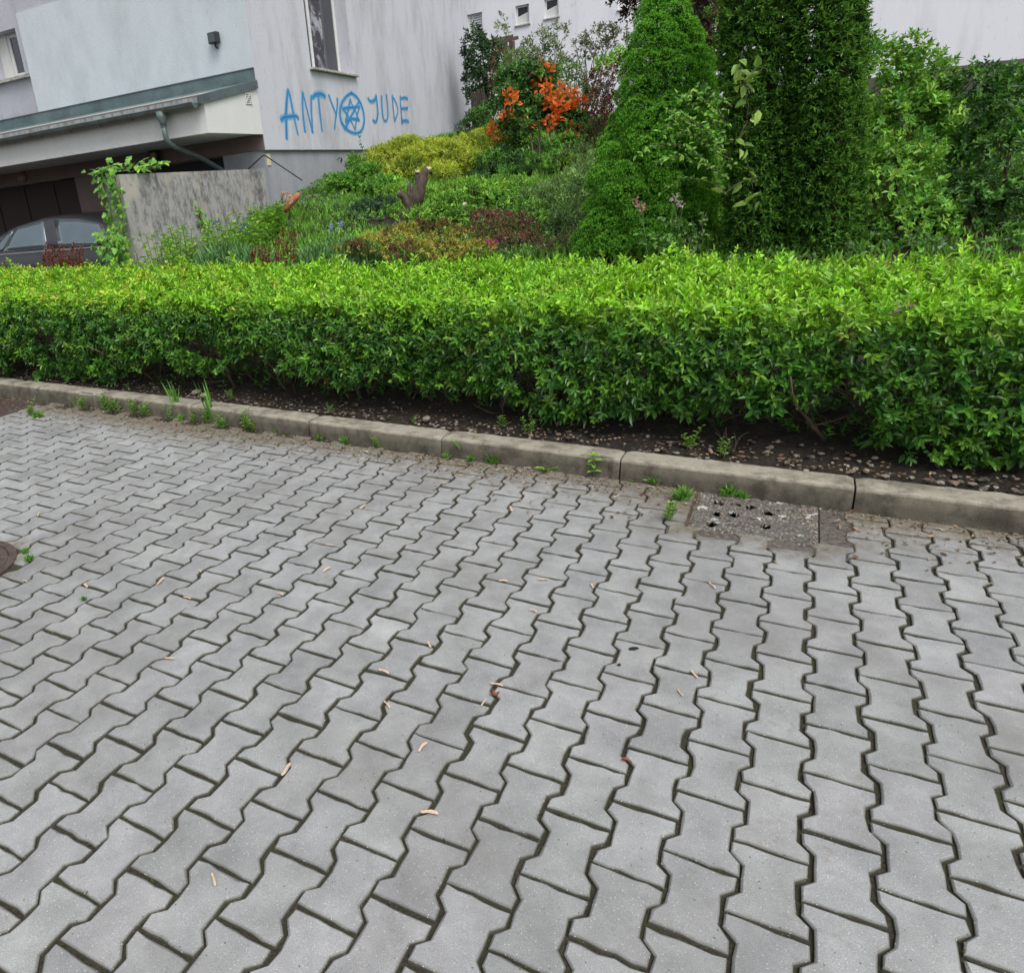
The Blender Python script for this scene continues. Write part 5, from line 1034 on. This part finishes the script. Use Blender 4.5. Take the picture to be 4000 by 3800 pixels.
def drain():
    s0,s1,t0,t1=-.118,.385,1.862,2.262;c=SP((s0+s1)/2,(t0+t1)/2,0);root=empty('drain_cover',c,0,'rough concrete drain cover with dark holes and pale gravel against the kerb on the right','drain cover')
    nx,ny=130,104;S_,T_=np.meshgrid(np.linspace(s0,s1,nx),np.linspace(t0,t1,ny));x,y=S_.ravel(),T_.ravel();h=.003+.0035*nz(x,y,45)+.0030*nz(x,y,110,3)
    hs=[(*st_of(gp(u,v)),r_) for u,v,r_ in ((2804,1969,.024),(2874,1974,.022),(2790,2011,.025),(2862,2014,.025),(2778,2050,.027),(2856,2056,.020),(2930,1985,.022),(2925,2030,.022),(3000,2010,.024),(2985,2060,.022))]
    inh=np.zeros(len(x),bool)
    for i,(a,b,rr) in enumerate(hs): r=np.hypot((x-a)/1.1,y-b)+.003*np.sin(np.arctan2(y-b,x-a)*4+i);k_=i in (5,7);inh=inh|((r<rr*.86)&(not k_));h=h-(.012 if k_ else .02)*(1-smooth(r,rr*.84,rr))+.004*np.exp(-((r-rr*1.15)/.006)**2)
    e=np.minimum.reduce([x-s0,s1-x,y-t0]);h=np.where(e<.004,-.03,h)
    f=[(j*nx+i,j*nx+i+1,(j+1)*nx+i+1,(j+1)*nx+i) for j in range(ny-1) for i in range(nx-1)];f=[q for q in f if not inh[q[0]] and not inh[q[2]]];MB().add(SP(x,y,h)-c,f).build('perforated_slab','gritslab',root,True)
    V=[(s0+.004,t0+.004),(s1-.004,t0+.004),(s1-.004,t1-.004),(s0+.004,t1-.004)];V=np.array(V);MB().add(np.concatenate([SP(V[:,0],V[:,1],-.30),SP(V[:,0],V[:,1],-.028)])-c,[(0,1,2,3),(0,4,5,1),(1,5,6,2),(2,6,7,3),(3,7,4,0)]).build('drain_shaft','darkdoor',root)
    mb=MB()
    V=np.array([(s0-.014,t0-.0),(s0-.001,t0-.0),(s0-.001,t1),(s0-.014,t1)]);mb.add(np.concatenate([SP(V[:,0],V[:,1],-.03),SP(V[:,0],V[:,1],.0045)])-c,[(4,5,6,7),(0,1,5,4),(1,2,6,5),(2,3,7,6),(3,0,4,7)]);mb.build('frame_edge','iron',root)
    s0,s1,t0,t1=-5.72,-5.17,1.87,2.33;c=SP((s0+s1)/2,(t0+t1)/2,0);root=empty('drain_grate',c,0,'brown cast-iron drain grate against the kerb at the left edge','drain grate')
    def bx(a,b,cc,d,h0,h1): V=np.array([(a,cc),(b,cc),(b,d),(a,d)]);return np.concatenate([SP(V[:,0],V[:,1],h0),SP(V[:,0],V[:,1],h1)])-c
    F=[(0,3,2,1),(4,5,6,7),(0,1,5,4),(1,2,6,5),(2,3,7,6),(3,0,4,7)];mb=MB()
    mb.add(bx(s0,s1,t0,t0+.03,-.03,.004),F).add(bx(s0,s1,t1-.03,t1,-.03,.004),F).add(bx(s0,s0+.03,t0+.03,t1-.03,-.03,.0035),F).add(bx(s1-.03,s1,t0+.03,t1-.03,-.03,.0035),F);mb.build('frame','iron',root)
    MB().add(bx(s0+.03,s1-.03,t0+.03,t1-.03,-.03,-.012),F).build('silt','joint',root);mb=MB()
    for k in np.arange(s0+.05,s1-.04,.032): mb.add(bx(k,k+.014,t0+.031,t1-.031,-.011,.001),F)
    for k in np.arange(t0+.05,t1-.04,.032): mb.add(bx(s0+.031,s1-.031,k,k+.012,-.011,.0025),F)
    mb.build('grid','iron',root)
m,n,b=newmat('gritty_slab');tc=n.nodes.new('ShaderNodeTexCoord');f1=noise(n,60,5,.8);f2=noise(n,13,4,.7)
vo=N(n,'ShaderNodeTexVoronoi',Scale=70.);n.links.new(tc.outputs['Object'],vo.inputs['Vector'])
c=mix(n,ramp(n,f1,[(.35,0.),(.65,1.)]),(.05,.045,.038),(.19,.175,.155));c=mix(n,ramp(n,vo.outputs['Distance'],[(.25,1.),(.32,0.)]),c,(.34,.29,.24));c=mix(n,ramp(n,f2,[(.60,0.),(.64,.9)]),c,(.55,.53,.49))
n.links.new(c,b.inputs['Base Color']);b.inputs['Roughness'].default_value=.95;bump(n,b,f1,.8,.01);MT['gritslab']=m
drain()
# soil strip behind the kerb, finely broken
def soil():
    s=np.arange(-12,5,.03);t=np.arange(.14,1.0,.03);S_,T_=np.meshgrid(s,t);x,y=S_.ravel(),T_.ravel();h=.098+.010*nz(x,y,14)+.008*nz(x,y,33,2)+.005*rng.normal(size=len(x))+.02*smooth(y,.2,.5)
    k=len(s);f=[(j*k+i,j*k+i+1,(j+1)*k+i+1,(j+1)*k+i) for j in range(len(t)-1) for i in range(k-1)];tag(MB().add(SP(x,kt(x)+y,h),f).build('soil_bed','soil'),kind='structure')
soil()
def rocks(n,sf,size,name,mat,label,cat):
    P,r=sf(n);ico=np.array([(0,0,1),(.89,0,.45),(.28,.85,.45),(-.72,.53,.45),(-.72,-.53,.45),(.28,-.85,.45),(.72,.53,-.45),(-.28,.85,-.45),(-.89,0,-.45),(-.28,-.85,-.45),(.72,-.53,-.45),(0,0,-1)])
    F=[(0,1,2),(0,2,3),(0,3,4),(0,4,5),(0,5,1),(1,6,2),(2,7,3),(3,8,4),(4,9,5),(5,10,1),(6,7,2),(7,8,3),(8,9,4),(9,10,5),(10,6,1),(11,7,6),(11,8,7),(11,9,8),(11,10,9),(11,6,10)]
    V=ico[None]*(1+rng.normal(0,.16,(n,12,3)));V=V*np.stack([rng.uniform(.7,1.3,n),rng.uniform(.6,1.1,n),rng.uniform(.35,.7,n)],1)[:,None,:];a=rng.uniform(0,6.28,n)[:,None];x=V[...,0]*np.cos(a)-V[...,1]*np.sin(a);y=V[...,0]*np.sin(a)+V[...,1]*np.cos(a);V=np.stack([x,y,V[...,2]],-1)*r[:,None,None]+P[:,None,:]
    c=np.array([(.24,.20,.16),(.12,.10,.08),(.19,.13,.10),(.06,.05,.04),(.30,.27,.23)])[rng.integers(0,5,n)]*(1+rng.normal(0,.1,(n,1)));mb=MB();mb.addn(V,F,c);return tag(mb.build(name,mat),label,cat,kind='stuff')
m,n_,b=newmat('loose_stones');a=N(n_,'ShaderNodeAttribute',attribute_name='Col');n_.links.new(mix(n_,1.,a.outputs['Color'],ramp(n_,noise(n_,90,4,.8),[(.3,.55),(.7,1.15)]),'MULTIPLY'),b.inputs['Base Color']);b.inputs['Roughness'].default_value=.9;MT['stones']=m
def f1(n):
    s=rng.uniform(-9,4,n);t=.155+np.abs(rng.normal(0,.17,n));return SP(s,kt(s)+t,.112+.015*smooth(t,.2,.5)),rng.uniform(.004,.013,n)*(1+.5*smooth(s,-3,1))
rocks(1400,f1,0,'soil_gravel','stones','small stones and clods scattered on the soil behind the kerb','gravel')
def f2(n):
    s=rng.uniform(-9,4,n);t=-np.abs(rng.normal(0,.10,n))-.004;return SP(s,kt(s)+t,.003),rng.uniform(.0018,.0065,n)
rocks(2600,f2,0,'gutter_grit','stones','fine grit and crumbs along the foot of the kerb','gravel')
def flakes():
    n=2600;s=rng.uniform(-9,4,n);b_=rng.random(n)<.5;t=np.where(b_,.16+np.abs(rng.normal(0,.16,n)),-np.abs(rng.normal(0,.22,n))-.01);A=SP(s,kt(s)+t,np.where(b_,.125,.004));an=rng.uniform(0,6.28,n);mb=MB()
    leaves(mb,A,np.c_[np.cos(an),np.sin(an),.12*rng.random(n)],np.tile([0,0,1.],(n,1))+rng.normal(0,.2,(n,3)),rng.uniform(.012,.032,n),rng.uniform(.006,.014,n),pick([(.22,.11,.05),(.36,.24,.14),(.12,.06,.035),(.50,.38,.26)],n,.2),.2,True,-.1);tag(mb.build('leaf_litter','leaf'),'small dry leaf scraps strewn on both sides of the kerb','leaf litter',kind='stuff')
flakes()
def jointmoss():
    n=7000;c=rng.integers(-60,14,n);r=rng.integers(-6,13,n);k=rng.random(n);s=np.where(k<.6,c*.14+rng.uniform(-.08,.08,n),c*.14+.07+rng.normal(0,.004,n));t=np.where(k<.6,(r+np.where(c%2,.5,0))*.2+rng.normal(0,.003,n),rng.uniform(-1,2.2,n))
    ok=(nz(s,t,1.7,3)>.0)&(np.hypot(s-MAN[0],t-MAN[1])>.3)&(t<2.3)&~((k>=.6)&(np.abs(((t/.2)%.5)-.25)>.2));s,t=s[ok],t[ok];n=len(s);mb=MB();A=SP(s,t,-.010)
    leaves(mb,A,unit(rng.normal(size=(n,3))*.7+[0,0,1]),unit(rng.normal(size=(n,3))),rng.uniform(.006,.013,n),.004,pick([(.09,.13,.02),(.13,.20,.03),(.07,.08,.02)],n,.2),.2,False,.2);tag(mb.build('joint_moss','leaf'),'tiny moss tufts growing in the paving joints','moss',kind='stuff')
jointmoss()
# ---- maple seeds
def samara():
    me=MB();o=[(0,0),(.004,.0035),(.012,.0045),(.024,.0062),(.034,.0052),(.040,.001),(.038,-.0025),(.028,-.0022),(.016,-.0018),(.008,-.0028),(.003,-.003)];k=len(o)
    z=lambda x:.0035+.004*math.sin(x*70);V=[(x-.018,y,z(x)) for x,y in o]+[(x-.018,y,z(x)-.0011) for x,y in o];me.add(V,[tuple(range(k))[::-1],tuple(range(k,2*k))]+[(i,(i+1)%k,k+(i+1)%k,k+i) for i in range(k)])
    me.tube([(-.019,0,.004),(-.015,.0005,.0045),(-.011,.001,.004)],[.0015,.0033,.0012],7)
    return fixn(me.build('maple_seed','samara'))
PX=[(664,2574),(1497,2625),(1511,2754),(1890,2746),(1938,2677),(1651,2922),(1675,3178),(834,3437),(1679,2521),(2714,2637),(2659,2710),(2123,2266),(2315,2291),(2082,2388),(1965,2272),(1094,2323),(1288,2131),(1276,2228),(782,2232),(628,2272),(733,2337),(338,2289),(2781,2289),(2544,1904),(2410,1940),(1995,1989),(1428,1766),(1418,1981),(1120,1792),(1119,3006),(100,2271),(150,2010),(690,1600),(1180,1760),(1640,1790),(2060,1830)]
lab='pale dry maple seed wing lying on the grey paving'
s0=samara()
for i,(u,v) in enumerate(PX):
    o=s0 if i==0 else s0.copy()
    if i: S.collection.objects.link(o)
    p=gp(u,v,.001);o.location=p;o.rotation_euler=(-.0,.034,rng.uniform(0,6.28));k=rng.uniform(.7,1.3);o.scale=(k,k*rng.uniform(.75,1.3),1);tag(o,lab,'maple seed','maple seeds on the paving')
for u,v,l in [(2455,2535,'black speck of dirt on a block near the right edge, the larger elongated one'),(2411,2597,'small black crumb on a block, below the elongated dark smudge')]:
    p=gp(u,v,.001);mb=MB();q=[(.0,0),(.012,.006),(.028,.004),(.034,-.003),(.018,-.008),(.004,-.006)] if 'larger' in l else [(0,0),(.007,.004),(.012,.001),(.009,-.005),(.002,-.005)];k=len(q);mb.add([(x,y,.0035) for x,y in q]+[(x,y,0) for x,y in q],[tuple(range(k))[::-1]]+[(i,(i+1)%k,k+(i+1)%k,k+i) for i in range(k)]);o=fixn(mb.build('dirt_crumb','black'));o.location=p;tag(o,l,'dirt')
for u,v,l in [(2455,2968,'tiny curled orange-brown leaf in a joint at the right'),(1935,2718,'tiny dark brown leaf scrap beside a seed wing in a joint')]:
    p=gp(u,v,.002);o=MB();n=3;leaves(o,np.zeros((n,3)),rng.normal(size=(n,3))*[1,1,.3]+[0,0,.2],np.tile([0,0,1.],(n,1)),.02,.010,pick([(.34,.12,.05)],n,.2),.4,True,-.3);o=o.build('dry_leaf','leaf');o.location=p;tag(o,l,'leaf')
# ---- weeds
def weed(kind):
    mb=MB()
    if kind=='leafy':
        k=rng.integers(2,5)
        for _ in range(k):
            h=rng.uniform(.05,.13);a=rng.uniform(0,6.28);ln=np.array([math.cos(a),math.sin(a),0])*h*.35;b=np.array([rng.normal(0,.015),rng.normal(0,.010),0]);m_=14;q=np.linspace(.1,1,m_);A=b+ln*(q**2)[:,None]+np.array([0,0,1.])*(h*q)[:,None];an=np.arange(m_)*2.4
            leaves(mb,A,np.c_[np.cos(an),np.sin(an),.5+0*an],np.tile([0,0,1.],(m_,1)),.034*rng.uniform(.7,1.1,m_)*(1.1-.4*q),.013,pick([(.16,.34,.05),(.24,.44,.07)],m_,.1),.2,True,.2);mb.tube([b-[0,0,.01],b+ln*.3+[0,0,h*.5],b+ln+[0,0,h]],[.0018,.0014,.001],4,True,(.15,.28,.06))
    elif kind=='grass':
        n=120;a=rng.uniform(0,6.28,n);A=np.c_[rng.normal(0,.018,n),rng.normal(0,.012,n),0*a-.005];leaves(mb,A,np.c_[np.cos(a)*.6,np.sin(a)*.6,.5+rng.random(n)],unit(rng.normal(size=(n,3))*[1,1,.1]),rng.uniform(.03,.12,n),.0020,pick([(.14,.36,.05),(.20,.42,.07)],n,.15),.3,True,.45)
    elif kind=='tall':
        n=9;a=rng.uniform(0,6.28,n);A=np.c_[rng.normal(0,.01,n),rng.normal(0,.008,n),0*a];leaves(mb,A,np.c_[np.cos(a)*.16,np.sin(a)*.16,1+0*a],unit(rng.normal(size=(n,3))*[1,1,.1]),rng.uniform(.15,.32,n),.0035,pick([(.12,.32,.05),(.16,.38,.06)],n,.1),.3,True,.12)
    elif kind=='frond':
        for sg in(-1,1):
            q=np.linspace(0,1,26);P=np.c_[sg*.07*q**1.5,-.01*q,.13*q];A=np.repeat(P,2,0)[4:];n=len(A);sd=np.tile([1,-1],n//2);leaves(mb,A,np.c_[.55*sd,-.5+0*sd,.5+0*sd],np.tile([0,-1.,1.],(n,1)),.014,.004,pick([(.22,.48,.08)],n,.1),.1,True,.1);mb.tube(P,.001,4,True,(.15,.3,.06))
    elif kind=='rosette':
        n=9;a=np.arange(n)*2.4;leaves(mb,np.zeros((n,3)),np.c_[np.cos(a),np.sin(a),.75+.2*rng.random(n)],np.tile([0,0,1.],(n,1)),rng.uniform(.05,.085,n),.024,pick([(.20,.42,.06),(.26,.50,.08)],n,.1),.25,True,.35)
    elif kind=='seedling':
        for z in (.03,.06,.09,.12): 
            n=3;a=rng.uniform(0,6.28)+np.arange(n)*2.1;leaves(mb,np.tile([0,0,z],(n,1)),np.c_[np.cos(a),np.sin(a),.3+0*a],np.tile([0,0,1.],(n,1)),.045,.022,pick([(.24,.46,.06)],n,.1),.15,True,.2)
        mb.tube([(0,0,-.01),(.004,0,.06),(0,0,.125)],[.002,.0017,.001],5,True,(.15,.28,.06))
    return mb.mesh('weed')
LAB={'leafy':('small leafy weed clump growing where the kerb meets the paving','leafy weeds along the kerb'),'grass':('short tuft of green grass at the foot of the kerb','grass tufts along the kerb'),'tall':('few long thin grass blades standing before the kerb','long blades along the kerb')}
def putweed(kind,u,v,sc=1.,h=0.,label=None,back=False):
    p=gp(u,v,h)+NW*(.0);o=obj('grass_tuft' if kind in('grass','tall') else ('fern_like_weed' if kind=='frond' else 'weed'),weed(kind),'leaf');o.location=p;o.scale=(sc*(.62 if kind=='grass' else 1),)*3
    if label: tag(o,label,'weed')
    else: tag(o,LAB[kind][0],'weed' if kind=='leafy' else 'grass',LAB[kind][1])
for u,v,s in [(131,1622,1.1),(191,1568,.8),(283,1592,.7),(326,1596,1.),(404,1603,1.1),(428,1607,.9),(461,1612,1.1),(521,1623,1.1),(563,1627,1.1),(617,1612,.7),(673,1640,.9),(760,1648,1.1),(800,1655,1.),(858,1672,1.1),(949,1680,1.1),(987,1682,.9),(1481,1750,.9),(2612,2030,.9)]: putweed('leafy',u,v,s)
for u,v,s in [(150,1632,.9),(714,1640,.8),(1350,1730,.8),(1928,1808,1.),(1840,1800,.6),(2566,1890,1.),(2665,1950,1.1),(2847,1938,1.),(2900,1945,.6),(2480,1880,.5),(1250,1715,.6),(1080,1690,.5),(1740,1790,.5)]: putweed('grass',u,v,s)
for u,v,s in [(706,1628,1.),(832,1655,1.1),(1344,1716,.45)]: putweed('tall',u,v,s)
putweed('frond',1814,1788,1.,label='feathery two-fronded weed against the kerb, right of its dark chipped joint');putweed('rosette',2133,1838,.9,label='broad-leaved weed rosette at the kerb foot, right of the feathery one');putweed('seedling',2319,1862,1.,label='tall thin seedling with paired leaves in front of the kerb on the right')
putweed('rosette',1268,1712,.8,label='broad-leaved weed at the kerb foot, near the middle of the picture');putweed('rosette',1135,1690,.7,label='small upright broad-leaved weed left of the middle kerb joint')
putweed('grass',100,2160,.45,label='small bright grass tuft at the edge of the manhole, the upper one');putweed('grass',118,2190,.55,label='small bright grass tuft at the edge of the manhole, the lower one');putweed('grass',328,2344,.3,label='tiny moss and grass tuft in a paving joint right of the manhole')
LAB['leafy']=('small seedling on the dark soil behind the kerb','seedlings on the soil')
for u,v,s in [(1617,1655,.5),(1958,1665,.8),(2072,1690,.8),(2209,1665,.8),(2695,1752,1.),(2817,1780,.9),(1290,1610,.5),(500,1520,.5),(900,1560,.6)]: putweed('leafy',u,v,s,.11)
for u,v,r,l in [(767,1532,.032,'pale stone on the soil under the hedge, left one of a pair'),(794,1545,.027,'pale stone on the soil under the hedge, right one of a pair'),(1665,1635,.025,'brownish stone on the soil behind the kerb in the middle')]:
    p=gp(u,v,.13);bm=bmesh.new();bmesh.ops.create_icosphere(bm,subdivisions=3,radius=r)
    for vv in bm.verts: vv.co*=1+.18*math.sin(vv.co.x*90+r*999)*math.sin(vv.co.y*110)+.07*rng.normal()*.4;vv.co.z*=.65
    me=bpy.data.meshes.new('stone');bm.to_mesh(me);bm.free();o=obj('stone',me,'stone');o.location=p;tag(o,l,'stone')
# bare twigs poking out below the hedge at the right
def deadtwig():
    p=gp(2860,1770,.11);o=MB()
    for _ in range(7):
        d=np.array([rng.normal(0,.25),rng.normal(0,.2),1]);P=[np.zeros(3)]
        for _ in range(4): d=d+rng.normal(0,.35,3)*[1,1,.3];P.append(P[-1]+d/np.linalg.norm(d)*.035)
        o.tube(P,[.004,.0035,.003,.002,.001],5)
    o=o.build('dead_twig','bark_grey');o.location=p;tag(o,'small dead brown twig bundle standing on the soil at the right end of the kerb','twig')
deadtwig()
